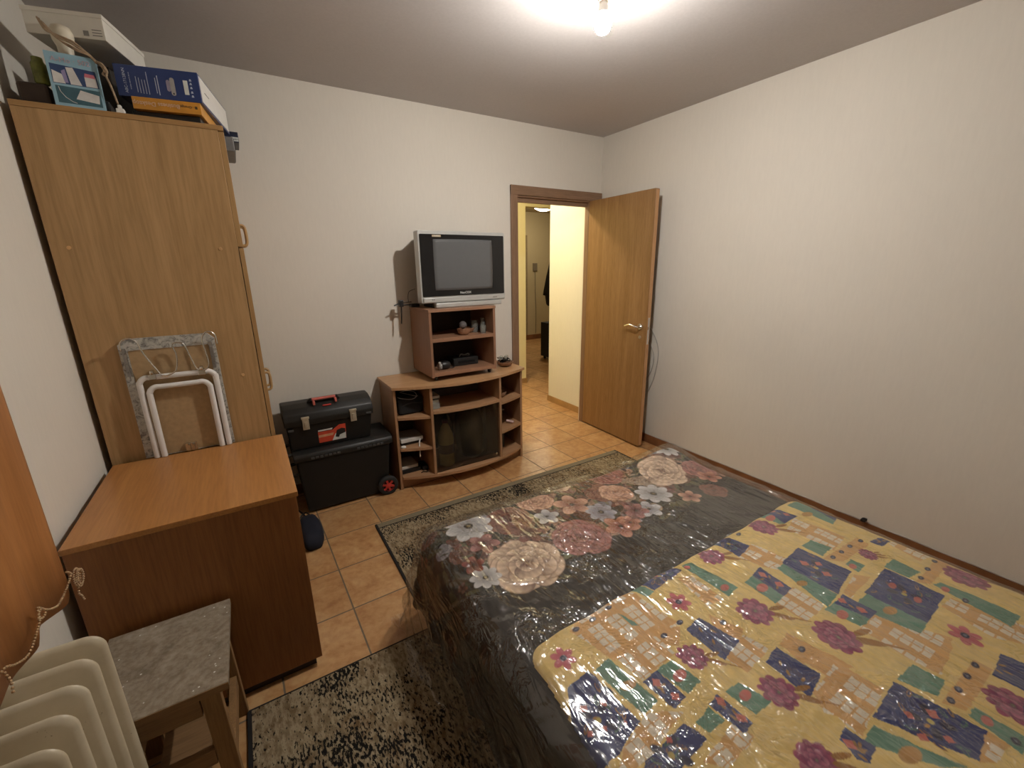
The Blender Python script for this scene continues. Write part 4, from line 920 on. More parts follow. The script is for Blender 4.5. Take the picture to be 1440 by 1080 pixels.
# ---- cords by the right wall
wm_ = plain('pale cord', (.45, .42, .38), .5)
b = nb(); tube(b, smooth_path([(2.797, 2.44, 1.01), (2.797, 2.395, .990), (2.797, 2.344, .944), (2.797, 2.300, .860), (2.797, 2.286, .780), (2.797, 2.297, .66), (2.797, 2.330, .53), (2.797, 2.40, .40), (2.797, 2.47, .34)], 6), .003, 6)
tube(b, smooth_path([(2.797, 2.47, .92), (2.797, 2.41, .885), (2.797, 2.35, .82), (2.797, 2.328, .74), (2.797, 2.345, .64), (2.797, 2.40, .55), (2.797, 2.47, .48)], 6), .003, 6)
tag(obj('looped_cord', b, wm_, smooth=True), 'thin looped cord on the right wall behind the open door', 'cord')
b = nb(); P = []; rnd = random.Random(9)
for k in range(26): y = 2.25-.12*k; P.append((2.798-(.001 if k % 2 else 0), y, .076+.004*abs(math.sin(k*1.7))))
tube(b, smooth_path(P, 4), .0028, 6); tag(obj('skirting_cable', b, wm_, smooth=True), 'thin pale cable running along the top of the right skirting', 'cable')
b = nb(); box(b, 2.775, 2.806, .765, .785, .080, .094, .002); box(b, 2.778, 2.79, .758, .775, .088, .104, .002); tag(obj('cable_clip', b, M_dark), 'small black clip on the skirting cable at the right wall', 'clip')

# ================================================================== rugs
def rug_mat(name, seed):
    m, nt, b_ = _nt(name); setp(b_, .95, 0, .1)
    v = coords(nt, loc=(seed, seed*.7, 0)); big = noise(nt, v, 3.2, 4, .6, .6); tone = noise(nt, v, 5.5, 4, .6, .5)
    sv = coords(nt, (1, .42, 1), rot=(0, 0, .5), loc=(seed, 0, 0)); sp = noise(nt, sv, 135, 3, .6); sp2 = noise(nt, sv, 75, 3, .6)
    c = ramp(nt, tone, [(.32, (.15, .09, .042)), (.45, (.25, .185, .105)), (.58, (.31, .245, .15)), (.7, (.20, .13, .062))])
    c = mixc(nt, .45, c, ramp(nt, sp2, [(.4, (.10, .06, .03)), (.6, (.42, .35, .24))]))
    thr = math_(nt, 'ADD', math_(nt, 'MULTIPLY', math_(nt, 'SUBTRACT', big, .5), 1.7), .5)
    d = math_(nt, 'ADD', math_(nt, 'MULTIPLY', math_(nt, 'SUBTRACT', sp, .5), 2.4), math_(nt, 'SUBTRACT', thr, .60))
    k = nt.nodes.new('ShaderNodeMapRange'); k.inputs[1].default_value = .0; k.inputs[2].default_value = .12; nt.links.new(d, k.inputs[0])
    c = mixc(nt, k.outputs[0], c, (.012, .011, .010)); nt.links.new(c, b_.inputs['Base Color'])
    bump(nt, b_, noise(nt, v, 220, 2), .6, .004); return m
def rug(x0, x1, y0, y1, label, seed, border, m_):
    t = thing('patterned_rug', label, 'rug', ((x0+x1)/2, (y0+y1)/2, 0))
    obj('pile', Box(x0, x1, y0, y1, 0.0005, .009, .002), m_, t)
    if border:
        br = plain('rug border olive', (.20, .165, .105), .95, var=.15, nscale=120); bk = plain('rug black line', (.012, .010, .009), .95)
        b = nb(); box(b, x0-.001, x1+.001, y1-.045, y1+.001, .0004, .0096); obj('border', b, br, t)
        b = nb(); box(b, x0-.001, x1+.001, y1-.052, y1-.045, .0006, .0098); box(b, x0-.002, x0+.010, y0, y1, .0004, .0099); box(b, x1-.010, x1+.002, y0, y1, .0004, .0099); box(b, x0, x1, y1-.002, y1+.0025, .0004, .0075); obj('black_line', b, bk, t)
    else:
        b = nb(); box(b, x0-.001, x0+.012, y0, y1, .0004, .0097); box(b, x0, x1, y1-.005, y1+.001, .0004, .0094); obj('black_line', b, plain('rug black line', (.012, .010, .009), .95), t)
rug(.468, 2.435, 1.60, 2.357, 'long mottled rug with black-lined olive border between bed and stand', 1.0, True, rug_mat('mottled rug pile far', 3.0))
rug(-.205, .60, -.60, 1.462, 'mottled brown and black rug on the near left side of the bed', 2.0, False, rug_mat('mottled rug pile near', 8.0))

# ================================================================== bed
BX0, BX1, BY1, BY0, BZ, BR = .452, 2.005, 1.525, -.62, .452, .085
class VN:                                        # small value-noise field for folds and print mottling
    def __init__(s, seed, n=64): r = np.random.RandomState(seed); s.g = r.rand(n, n); s.n = n
    def __call__(s, u, v):
        iu = np.floor(u).astype(int); iv = np.floor(v).astype(int); fu = u-iu; fv = v-iv
        fu = fu*fu*(3-2*fu); fv = fv*fv*(3-2*fv); n = s.n; g = s.g
        a = g[iu % n, iv % n]; b = g[(iu+1) % n, iv % n]; c = g[iu % n, (iv+1) % n]; d = g[(iu+1) % n, (iv+1) % n]
        return (a*(1-fu)+b*fu)*(1-fv)+(c*(1-fu)+d*fu)*fv
def fbm(seed, u, v, o=4):
    t = 0; a = 1; s = 0
    for k in range(o): t = t+a*VN(seed+k)(u*2**k+k*3.1, v*2**k+k*1.7); s += a; a *= .5
    return t/s
def drape(S, T, off, flare=.10, floor=.004, corner=.0, r=BR):
    """cloth laid over the bed: (S,T) are distances measured along the cloth"""
    cx = np.clip(S, BX0+r, BX1-r); cy = np.minimum(T, BY1-r)
    dx = S-cx; dy = T-cy; d = np.hypot(dx, dy); dd = np.where(d < 1e-9, 1, d); nx = dx/dd; ny = dy/dd
    ang = np.abs(nx*ny)*2; R = r+off
    arc = R*PI/2; th = np.minimum(d, arc)/R
    out = R*np.sin(th); down = R*(1-np.cos(th)); ex = np.maximum(d-arc, 0)
    fl = flare+corner*ang; ca = 1/np.sqrt(1+fl**2)
    fold = (.5+.5*np.sin((S*1.0-T*1.0)*38+3*fbm(9, S*5, T*5, 2)))*.018*np.clip(ex/.12, 0, 1)
    out = out+ex*fl*ca+fold; down = down+ex*ca
    H = BZ+off-floor; over = np.maximum(down-H, 0); down = np.minimum(down, H); out = out+over
    top = np.clip(1-d/.10, 0, 1)
    und = .016*(fbm(21, S*3.2, T*3.2, 3)-.5)+.006*(fbm(31, S*11, T*7, 2)-.5)
    bumpc = .040*np.exp(-(((S-1.86)/.24)**2+((T-1.42)/.12)**2))-.015*np.exp(-(((S-1.45)/.25)**2+((T-1.5)/.2)**2))
    und = und*(.3+.7*top)+bumpc*np.clip(1-d/.16, 0, 1)
    X = cx+nx*out; Y = cy+ny*out; Z = BZ+off-down+und*np.clip(1-down/(H+1e-6), 0, 1)
    return X, Y, np.maximum(Z, floor)
def grid_mesh(name, X, Y, Z, mat_, parent, col=None, keep=None):
    nT, nS = X.shape; off = wloc(parent) if parent else Vector((0, 0, 0))
    co = np.stack([X-off.x, Y-off.y, Z-off.z], -1).reshape(-1, 3).astype(np.float32)
    idx = np.arange(nT*nS).reshape(nT, nS)
    q = np.stack([idx[:-1, :-1], idx[:-1, 1:], idx[1:, 1:], idx[1:, :-1]], -1).reshape(-1, 4)
    if keep is not None:
        k = keep.reshape(-1); q = q[k[q].all(1)]
        used = np.unique(q); remap = -np.ones(nT*nS, int); remap[used] = np.arange(len(used)); q = remap[q]; co = co[used]
        if col is not None: col = col.reshape(-1, 3)[used]
    me = bpy.data.meshes.new(name); me.vertices.add(len(co)); me.vertices.foreach_set('co', co.ravel())
    me.loops.add(q.size); me.loops.foreach_set('vertex_index', q.ravel().astype(np.int32))
    me.polygons.add(len(q)); me.polygons.foreach_set('loop_start', np.arange(0, q.size, 4, dtype=np.int32)); me.polygons.foreach_set('loop_total', np.full(len(q), 4, np.int32))
    me.update(calc_edges=True); me.polygons.foreach_set('use_smooth', np.ones(len(q), bool))
    if col is not None:
        a = me.color_attributes.new('print', 'FLOAT_COLOR', 'POINT'); c4 = np.ones((len(co), 4), np.float32); c4[:, :3] = col.reshape(-1, 3); a.data.foreach_set('color', c4.ravel())
    me.materials.append(mat_); o = bpy.data.objects.new(name, me); C.objects.link(o)
    if parent: o.parent = parent
    return o
def print_mat(name, rough=.8, weave=900, k=1.0):
    m, nt, b = _nt(name); setp(b, rough, 0, .25)
    a = nt.nodes.new('ShaderNodeVertexColor'); a.layer_name = 'print'
    n = noise(nt, coords(nt), 60, 3); c = mixc(nt, 1.0, a.outputs[0], ramp(nt, n, [(.3, (.88*k, .88*k, .88*k)), (.7, (1*k, 1*k, 1*k))]), 'MULTIPLY')
    nt.links.new(c, b.inputs['Base Color']); bump(nt, b, noise(nt, coords(nt), 25, 4), .35, .004); return m
def lin(c): c = np.array(c, float)/255; return np.where(c <= .04045, c/12.92, ((c+.055)/1.055)**2.4)
class Print:                                     # printed pattern of a cloth, in metres of cloth
    def __init__(s, S, T, base): s.S, s.T = np.meshgrid(S, T); s.c = np.ones(s.S.shape+(3,))*lin(base)
    def win(s, x, y, r):
        m = (abs(s.S[0]-x) < r).nonzero()[0]; n = (abs(s.T[:, 0]-y) < r).nonzero()[0]
        if len(m) == 0 or len(n) == 0: return None
        return slice(n[0], n[-1]+1), slice(m[0], m[-1]+1)
    def put(s, w, mask, col):
        a = mask[..., None]; s.c[w] = s.c[w]*(1-a)+col*a
    def poly(s, P, col, soft=.0015, grid=False, white=None):
        P = np.array(P, float); cx, cy = P.mean(0); w = s.win(cx, cy, np.abs(P-P.mean(0)).max()+.01)
        if w is None: return
        X = s.S[w]+.003*(fbm(55, s.S[w]*40, s.T[w]*40, 2)-.5)*2; Y = s.T[w]+.003*(fbm(56, s.S[w]*40, s.T[w]*40, 2)-.5)*2
        ins = np.zeros(X.shape, bool); n = len(P)
        for i in range(n):
            (x1, y1), (x2, y2) = P[i], P[(i+1) % n]
            if abs(y2-y1) < 1e-9: continue
            c_ = ((y1 > Y) != (y2 > Y)) & (X < (x2-x1)*(Y-y1)/(y2-y1)+x1); ins ^= c_
        m = ins.astype(float); s.put(w, m, col)
        if grid:
            p = .0235; gx = (X/p) % 1; gy = (Y/p) % 1; kx = np.floor(X/p).astype(int) % 3; ky = np.floor(Y/p).astype(int) % 5
            sq = (abs(gx-.5) < .42) & (abs(gy-.5) < .42) & (kx != 2) & (ky != 2)
            s.put(w, m*sq*.9, white)
    def ell(s, x, y, a, b, ang, c0, c1=None, edge=None, alpha=1.0, org=None):
        w = s.win(x, y, max(a, b)*1.15)
        if w is None: return
        dx = s.S[w]-x; dy = s.T[w]-y; ca, sa = math.cos(ang), math.sin(ang); u = (dx*ca+dy*sa)/a; v = (-dx*sa+dy*ca)/b; d = u*u+v*v
        m = np.clip((1-d)*a/.004, 0, 1)*alpha
        if c1 is None: col = np.ones(d.shape+(3,))*c0
        else:
            t = np.clip((u+1)/2 if org is None else np.hypot(s.S[w]-org[0], s.T[w]-org[1])/org[2], 0, 1)**1.3; st = .12*np.sin(np.arctan2(v, u+1.3)*26); t = np.clip(t+st*t, 0, 1)[..., None]; col = c0*(1-t)+c1*t
        if edge is not None: e = np.clip((d-.74)/.2, 0, 1)[..., None]; col = col*(1-e*.8)+edge*e*.8
        s.put(w, m, col)
    def rose(s, x, y, R, dk, lt, seed=0):
        r = random.Random(seed+int(x*1000)); dk = lin(dk); lt = lin(lt); ed = dk*.6+lt*.15
        a0 = r.random()*6
        for rr, pr, n in ((.66, .42, 9), (.46, .38, 7), (.28, .30, 6), (.13, .22, 4)):
            for k in range(n):
                a = a0+2*PI*k/n+r.uniform(-.25, .25); a_ = R*pr*r.uniform(.75, 1.25)
                s.ell(x+R*rr*math.cos(a), y+R*rr*math.sin(a), a_*.86, a_*r.uniform(.95, 1.25), a+r.uniform(-.3, .3), dk*.55, lt, ed)
            a0 += .5
        for k in range(5): a = a0+k*1.25; s.ell(x+R*.07*math.cos(a), y+R*.07*math.sin(a), R*.10, R*.07, a+1.5, dk*.8, lt*.7, dk*.5)
    def daisy(s, x, y, R, lt, cen=(40, 34, 30), n=8, wd=.30, seed=0):
        r = random.Random(seed+int(y*1000)); lt = lin(lt); a0 = r.random()*6
        for k in range(n):
            a = a0+2*PI*k/n; s.ell(x+R*.56*math.cos(a), y+R*.56*math.sin(a), R*.46*r.uniform(.9, 1.1), R*wd, a, lt*.38, lt, lt*.55)
        s.ell(x, y, R*.20, R*.20, 0, lin(cen)); s.ell(x, y, R*.09, R*.09, 0, lin((120, 100, 60)))
# pattern layout on the quilt, metres on the bed
BLUE = [[(1.472, 0.6), (1.606, 0.612), (1.623, 0.452), (1.464, 0.427)], [(1.378, 0.818), (1.447, 0.832), (1.474, 0.716), (1.376, 0.697)], [(1.324, 0.622), (1.386, 0.628), (1.372, 0.519), (1.313, 0.513)], [(1.764, 0.823), (1.813, 0.817), (1.832, 0.72), (1.731, 0.721)], [(0.982, 0.819), (1.124, 0.828), (1.15, 0.766), (0.991, 0.752)], [(1.954, 0.726), (1.991, 0.72), (1.968, 0.632), (1.923, 0.621)], [(1.544, 0.384), (1.737, 0.398), (1.738, 0.246), (1.557, 0.235)], [(1.1, 0.207), (1.246, 0.215), (1.271, 0.058), (1.172, 0.049)], [(1.414, 0.415), (1.478, 0.419), (1.485, 0.333), (1.433, 0.33)], [(1.481, 0.091), (1.591, 0.094), (1.603, 0.049), (1.487, 0.03)], [(1.877, 0.489), (1.94, 0.477), (1.943, 0.446), (1.877, 0.452)], [(1.982, 0.281), (2.022, 0.264), (1.996, 0.179), (1.962, 0.193)], [(0.948, 0.6), (1.019, 0.608), (1.04, 0.494), (0.95, 0.481)], [(1.032, 0.418), (1.104, 0.43), (1.118, 0.324), (1.031, 0.308)], [(0.717, 0.555), (0.771, 0.557), (0.777, 0.471), (0.729, 0.465)], [(0.801, 0.428), (0.847, 0.433), (0.852, 0.347), (0.812, 0.346)], [(0.544, 0.643), (0.621, 0.649), (0.639, 0.491), (0.542, 0.464), (0.442, 0.471)], [(0.587, 0.427), (0.717, 0.431), (0.733, 0.381), (0.616, 0.374), (0.545, 0.406)], [(0.978, 0.227), (1.018, 0.232), (1.025, 0.193), (0.972, 0.184)], [(0.98, 0.225), (1.019, 0.231), (1.03, 0.178), (0.977, 0.169), (0.965, 0.188)]]
TEAL = [[(1.269, 0.615), (1.326, 0.62), (1.313, 0.513), (1.26, 0.511)], [(1.699, 0.822), (1.77, 0.819), (1.731, 0.721), (1.712, 0.734)], [(1.433, 0.596), (1.48, 0.595), (1.461, 0.428), (1.387, 0.421)], [(1.629, 0.61), (1.706, 0.613), (1.715, 0.547), (1.628, 0.541)], [(1.167, 0.783), (1.212, 0.778), (1.226, 0.612), (1.167, 0.607)], [(0.929, 0.812), (0.975, 0.813), (0.988, 0.75), (0.948, 0.742)], [(1.882, 0.79), (1.964, 0.783), (1.968, 0.632), (1.887, 0.613)], [(1.452, 0.378), (1.551, 0.379), (1.557, 0.235), (1.496, 0.235)], [(1.742, 0.403), (1.823, 0.399), (1.814, 0.325), (1.744, 0.333)], [(1.26, 0.214), (1.35, 0.209), (1.36, 0.15), (1.286, 0.141)], [(1.018, 0.198), (1.081, 0.198), (1.136, 0.057), (1.09, 0.086)], [(1.363, 0.422), (1.429, 0.418), (1.433, 0.33), (1.376, 0.333)], [(1.77, 0.28), (1.807, 0.271), (1.815, 0.098), (1.74, 0.101)], [(1.285, 0.09), (1.325, 0.091), (1.326, 0.004), (1.262, 0.001)], [(1.647, 0.479), (1.698, 0.479), (1.697, 0.439), (1.639, 0.437)], [(0.771, 0.557), (0.832, 0.556), (0.842, 0.473), (0.786, 0.472)], [(0.868, 0.426), (0.922, 0.422), (0.938, 0.352), (0.877, 0.352)], [(0.636, 0.642), (0.693, 0.651), (0.712, 0.501), (0.658, 0.496)], [(0.741, 0.417), (0.796, 0.425), (0.802, 0.383), (0.748, 0.387)], [(0.824, 0.753), (0.833, 0.733), (0.846, 0.682), (0.826, 0.691)]]
CHECK = [[(0.72, 0.797), (0.925, 0.801), (0.952, 0.623), (0.855, 0.635), (0.7, 0.636), (0.658, 0.776)], [(0.709, 0.645), (0.86, 0.632), (0.859, 0.564), (0.719, 0.557)], [(1.106, 0.75), (1.153, 0.731), (1.145, 0.61), (1.081, 0.621)], [(1.264, 0.515), (1.37, 0.527), (1.383, 0.429), (1.264, 0.424)], [(0.955, 0.481), (1.068, 0.5), (1.084, 0.436), (0.965, 0.427)], [(1.049, 0.311), (1.12, 0.316), (1.135, 0.257), (1.055, 0.219), (1.02, 0.273)], [(0.555, 0.465), (0.665, 0.496), (0.741, 0.449), (0.59, 0.425), (0.51, 0.432)], [(1.37, 0.7), (1.488, 0.72), (1.511, 0.604), (1.429, 0.587), (1.394, 0.632)], [(1.697, 0.697), (1.804, 0.721), (1.834, 0.552), (1.697, 0.534), (1.707, 0.62)], [(1.256, 0.509), (1.383, 0.522), (1.39, 0.432), (1.281, 0.425)], [(1.488, 0.42), (1.613, 0.439), (1.642, 0.405), (1.483, 0.396)], [(1.362, 0.331), (1.463, 0.335), (1.547, 0.181), (1.501, 0.17), (1.374, 0.159), (1.362, 0.229)], [(1.043, 0.31), (1.19, 0.32), (1.198, 0.22), (1.031, 0.202), (1.026, 0.226)], [(1.674, 0.236), (1.744, 0.23), (1.778, 0.077), (1.699, 0.064), (1.645, 0.119)], [(1.916, 0.445), (1.961, 0.444), (1.949, 0.335), (1.882, 0.345)], [(1.238, 0.059), (1.271, 0.058), (1.268, 0.021), (1.196, 0.031), (1.168, 0.048)], [(0.817, 0.816), (0.902, 0.819), (0.935, 0.686), (0.835, 0.684)], [(0.759, 0.365), (0.814, 0.371), (0.826, 0.327), (0.716, 0.323), (0.684, 0.357)]]
TANP = [[(1.014, 0.55), (1.053, 0.602), (1.088, 0.511), (1.04, 0.494)], [(1.12, 0.428), (1.179, 0.437), (1.21, 0.285), (1.125, 0.313)], [(1.736, 0.316), (1.999, 0.32), (1.974, 0.286), (1.763, 0.285)], [(1.613, 0.534), (1.864, 0.526), (1.858, 0.482), (1.659, 0.488)], [(1.274, 0.133), (1.504, 0.13), (1.507, 0.092), (1.296, 0.097)], [(0.691, 0.798), (0.787, 0.8), (0.895, 0.789), (0.775, 0.736), (0.669, 0.737)], [(1.169, 0.421), (1.176, 0.377), (1.112, 0.36), (1.118, 0.403)], [(0.842, 0.66), (0.946, 0.618), (0.889, 0.575), (0.829, 0.613)]]
QFLOWERS = [(1.283, 0.354, 0.051, 1), (1.905, 0.237, 0.05, 1), (1.59, 0.165, 0.037, 0), (1.407, 0.042, 0.046, 1), (0.889, 0.23, 0.039, 1), (1.774, 0.456, 0.025, 1), (1.02, 0.68, 0.036, 0), (0.887, 0.532, 0.037, 1), (1.178, 0.528, 0.046, 1), (1.283, 0.351, 0.047, 1), (0.979, 0.355, 0.041, 1), (0.89, 0.232, 0.033, 1), (1.636, 0.752, 0.048, 1), (1.301, 0.757, 0.04, 1), (0.589, 0.715, 0.034, 0), (1.787, 0.463, 0.024, 1)]
QPINK = [(1.533, 0.557, 0.015), (1.571, 0.528, 0.013), (1.538, 0.49, 0.015), (1.355, 0.604, 0.015), (1.356, 0.551, 0.015), (1.293, 0.57, 0.025), (1.791, 0.802, 0.014), (1.807, 0.753, 0.014), (1.723, 0.774, 0.027), (1.057, 0.8, 0.009), (1.19, 0.635, 0.019), (1.176, 0.766, 0.013), (1.657, 0.35, 0.017), (1.648, 0.284, 0.016), (1.446, 0.407, 0.015), (1.452, 0.357, 0.014), (1.385, 0.382, 0.023), (1.175, 0.165, 0.012), (1.223, 0.136, 0.013), (1.138, 0.129, 0.011), (1.18, 0.096, 0.011), (0.988, 0.211, 0.014), (1.304, 0.064, 0.017), (1.776, 0.253, 0.017), (1.658, 0.46, 0.018), (0.745, 0.535, 0.014), (0.754, 0.485, 0.013), (0.81, 0.514, 0.023), (0.835, 0.417, 0.014), (0.84, 0.368, 0.014), (0.902, 0.395, 0.02), (0.545, 0.581, 0.011), (0.597, 0.568, 0.011), (0.557, 0.522, 0.009), (0.521, 0.53, 0.009), (0.659, 0.426, 0.009), (0.988, 0.209, 0.012), (0.609, 0.505, 0.006)]
QORANGE = [(1.427, 0.514, 0.02), (1.879, 0.706, 0.025), (1.524, 0.313, 0.023), (0.681, 0.568, 0.021), (0.553, 0.551, 0.006), (1.178, 0.133, 0.008), (1.656, 0.319, 0.008), (1.539, 0.526, 0.007), (1.07, 0.131, 0.027)]
QOVALS = [(1.655, 0.519), (1.716, 0.517), (1.783, 0.516), (1.854, 0.509), (1.776, 0.313), (1.851, 0.317), (1.924, 0.318), (1.98, 0.312), (1.301, 0.124), (1.356, 0.123), (1.423, 0.123), (1.485, 0.122), (1.156, 0.386), (1.062, 0.557), (0.88, 0.621), (0.744, 0.771), (0.816, 0.779), (0.679, 0.77), (1.156, 0.387), (1.51, 0.782), (1.763, 0.204), (1.294, 0.018), (0.956, 0.626)]
FLORAL = [('rose', 0.729, 1.105, 0.105, 'cream'), ('daisy', 0.649, 1.42, 0.082, 'white'), ('daisy', 0.569, 1.122, 0.045, 'white'), ('rose', 0.812, 1.374, 0.08, 'brown'), ('rose', 0.995, 1.436, 0.063, 'peach'), ('five', 1.118, 1.322, 0.067, 'peach'), ('daisy', 1.188, 1.209, 0.056, 'lilac'), ('rose', 0.995, 1.115, 0.088, 'dusty'), ('five', 1.185, 1.089, 0.059, 'salmon'), ('rose', 1.451, 1.459, 0.074, 'dusty'), ('rose', 1.316, 1.328, 0.068, 'brown'), ('five', 0.562, 1.2, 0.034, 'red'), ('five', 0.65, 1.285, 0.049, 'dusty'), ('rose', 1.704, 1.309, 0.096, 'cream'), ('rose', 1.892, 1.224, 0.068, 'dusty'), ('daisy', 1.509, 1.197, 0.071, 'white'), ('five', 1.383, 1.114, 0.048, 'white'), ('five', 1.623, 1.082, 0.042, 'peach'), ('five', 1.238, 1.087, 0.038, 'salmon'), ('daisy', 1.886, 1.434, 0.058, 'white'), ('rose', 1.76, 1.055, 0.048, 'brown'), ('rose', 1.178, 1.507, 0.05, 'cream'), ('five', 0.967, 1.305, 0.044, 'white'), ('five', 0.831, 1.247, 0.049, 'brown'), ('five', 1.326, 1.136, 0.045, 'dusty'), ('rose', 1.364, 1.301, 0.062, 'peach'), ('five', 1.868, 1.153, 0.047, 'salmon')]

PAL = {'cream': ((96, 42, 46), (244, 216, 188)), 'brown': ((66, 34, 32), (150, 98, 84)), 'peach': ((120, 60, 54), (232, 186, 158)), 'dusty': ((80, 34, 42), (190, 130, 124)), 'salmon': ((124, 56, 48), (216, 158, 134)),
       'red': ((70, 24, 24), (160, 84, 72)), 'white': ((130, 130, 140), (222, 220, 222)), 'lilac': ((110, 108, 124), (186, 184, 196))}
def floral_blanket(t):
    st = .003; S = np.arange(.02, 2.28, st); T = np.arange(.70, 1.96, st); P = Print(S, T, (26, 24, 23))
    r = random.Random(4)
    mott = fbm(3, P.S*14, P.T*14, 3)[..., None]; P.c *= .75+.5*mott
    # dim leaves and stems between the flowers
    for k in range(560):
        x = r.uniform(.40, 2.05); y = r.uniform(1.02, 1.85)
        if y < 1.05+.10*math.sin(x*7)+(.10 if x < .9 else 0)*0+(.12 if x > 1.9 else 0): continue
        g = r.choice(((58, 60, 40), (78, 80, 56), (44, 50, 38), (104, 104, 72), (84, 70, 52), (66, 72, 60), (120, 104, 78))); a = r.uniform(.018, .05)
        P.ell(x, y, a, a*r.uniform(.22, .4), r.uniform(0, PI), lin(g)*.5, lin(g), lin(g)*.4, .9)
    for k in range(150):
        x = r.uniform(.38, 2.0); y = r.uniform(1.12, 1.8); p = PAL[r.choice(('brown', 'dusty', 'brown', 'red', 'peach'))]; R = r.uniform(.018, .038)
        for q in range(5): a = q*2*PI/5+r.random(); P.ell(x+R*.5*math.cos(a), y+R*.5*math.sin(a), R*.5, R*.36, a, lin(p[0])*.7, lin(p[1])*.7, lin(p[0])*.5, .9)
    for k in range(95):
        x = r.uniform(.45, 2.02); y = r.uniform(1.09, 1.62)
        if x > 1.5 and y < 1.2: continue
        p = PAL[r.choice(('brown', 'dusty', 'brown', 'peach', 'cream', 'lilac'))]; R = r.uniform(.03, .055); P.rose(x, y, R, tuple(v*.7 for v in p[0]), tuple(v*.8 for v in p[1]), k)
    for k in range(260):
        x = r.uniform(.45, 2.02); y = r.uniform(1.05, 1.62)
        if x > 1.4 and y < 1.16: continue
        g = r.choice(((70, 74, 50), (96, 98, 68), (52, 58, 44), (124, 122, 88), (34, 34, 30), (40, 40, 34), (140, 132, 100))); a = r.uniform(.014, .04)
        P.ell(x, y, a, a*r.uniform(.2, .34), r.uniform(0, PI), lin(g)*.5, lin(g), lin(g)*.4, .95)
    order = sorted(FLORAL, key=lambda f: {'five': 0, 'daisy': 1, 'rose': 2}[f[0]]*0+(-f[3] if f[0] == 'rose' else 1))
    for kind, x, y, R, c in order:
        p = PAL[c]
        if kind == 'rose': P.rose(x, y, R*1.28, *p)
        elif kind == 'daisy': P.daisy(x, y, R*1.25, p[1])
        else:
            dk, lt = lin(p[0]), lin(p[1])
            R *= 1.3
            for q in range(5): a = q*2*PI/5+x*9; P.ell(x+R*.52*math.cos(a), y+R*.52*math.sin(a), R*.50, R*.36, a, dk, lt, dk*.7)
            P.ell(x, y, R*.15, R*.15, 0, lin((44, 34, 24)))
    for kind, x, y, R, c in (('rose', .29, 1.30, .06, 'red'), ('rose', .20, 1.45, .07, 'brown'), ('five', .33, 1.42, .05, 'dusty'), ('five', .25, 1.12, .05, 'red'), ('rose', .75, 1.72, .10, 'cream'), ('rose', 1.3, 1.72, .09, 'dusty')):
        P.rose(x, y, R, *[tuple(v*(.7 if x > .4 else .38) for v in q) for q in PAL[c]])
    S2, T2 = P.S, P.T; X, Y, Z = drape(S2, T2, .004, .06, .004, .10)
    keep = (S2 > BX0-.30-.02*np.sin(T2*20)) & (np.hypot(np.minimum(S2-BX0-BR, 0), np.maximum(T2-BY1+BR, 0)) < .40)
    # heavier folds hanging at the far left corner
    grid_mesh('printed_cloth', X, Y, Z, print_mat('floral print cloth', .75), t, P.c, keep)
    # plain near part of the same blanket, under the quilt
    S = np.arange(.02, 2.28, .02); T = np.arange(BY0-.02, .7201, .02); Sg, Tg = np.meshgrid(S, T); X, Y, Z = drape(Sg, Tg, .0035, .06, .004, .10)
    grid_mesh('plain_cloth', X, Y, Z, plain('black cloth', tuple(lin((26, 24, 23))), .8, var=.2), t, None, Sg > BX0-.30)
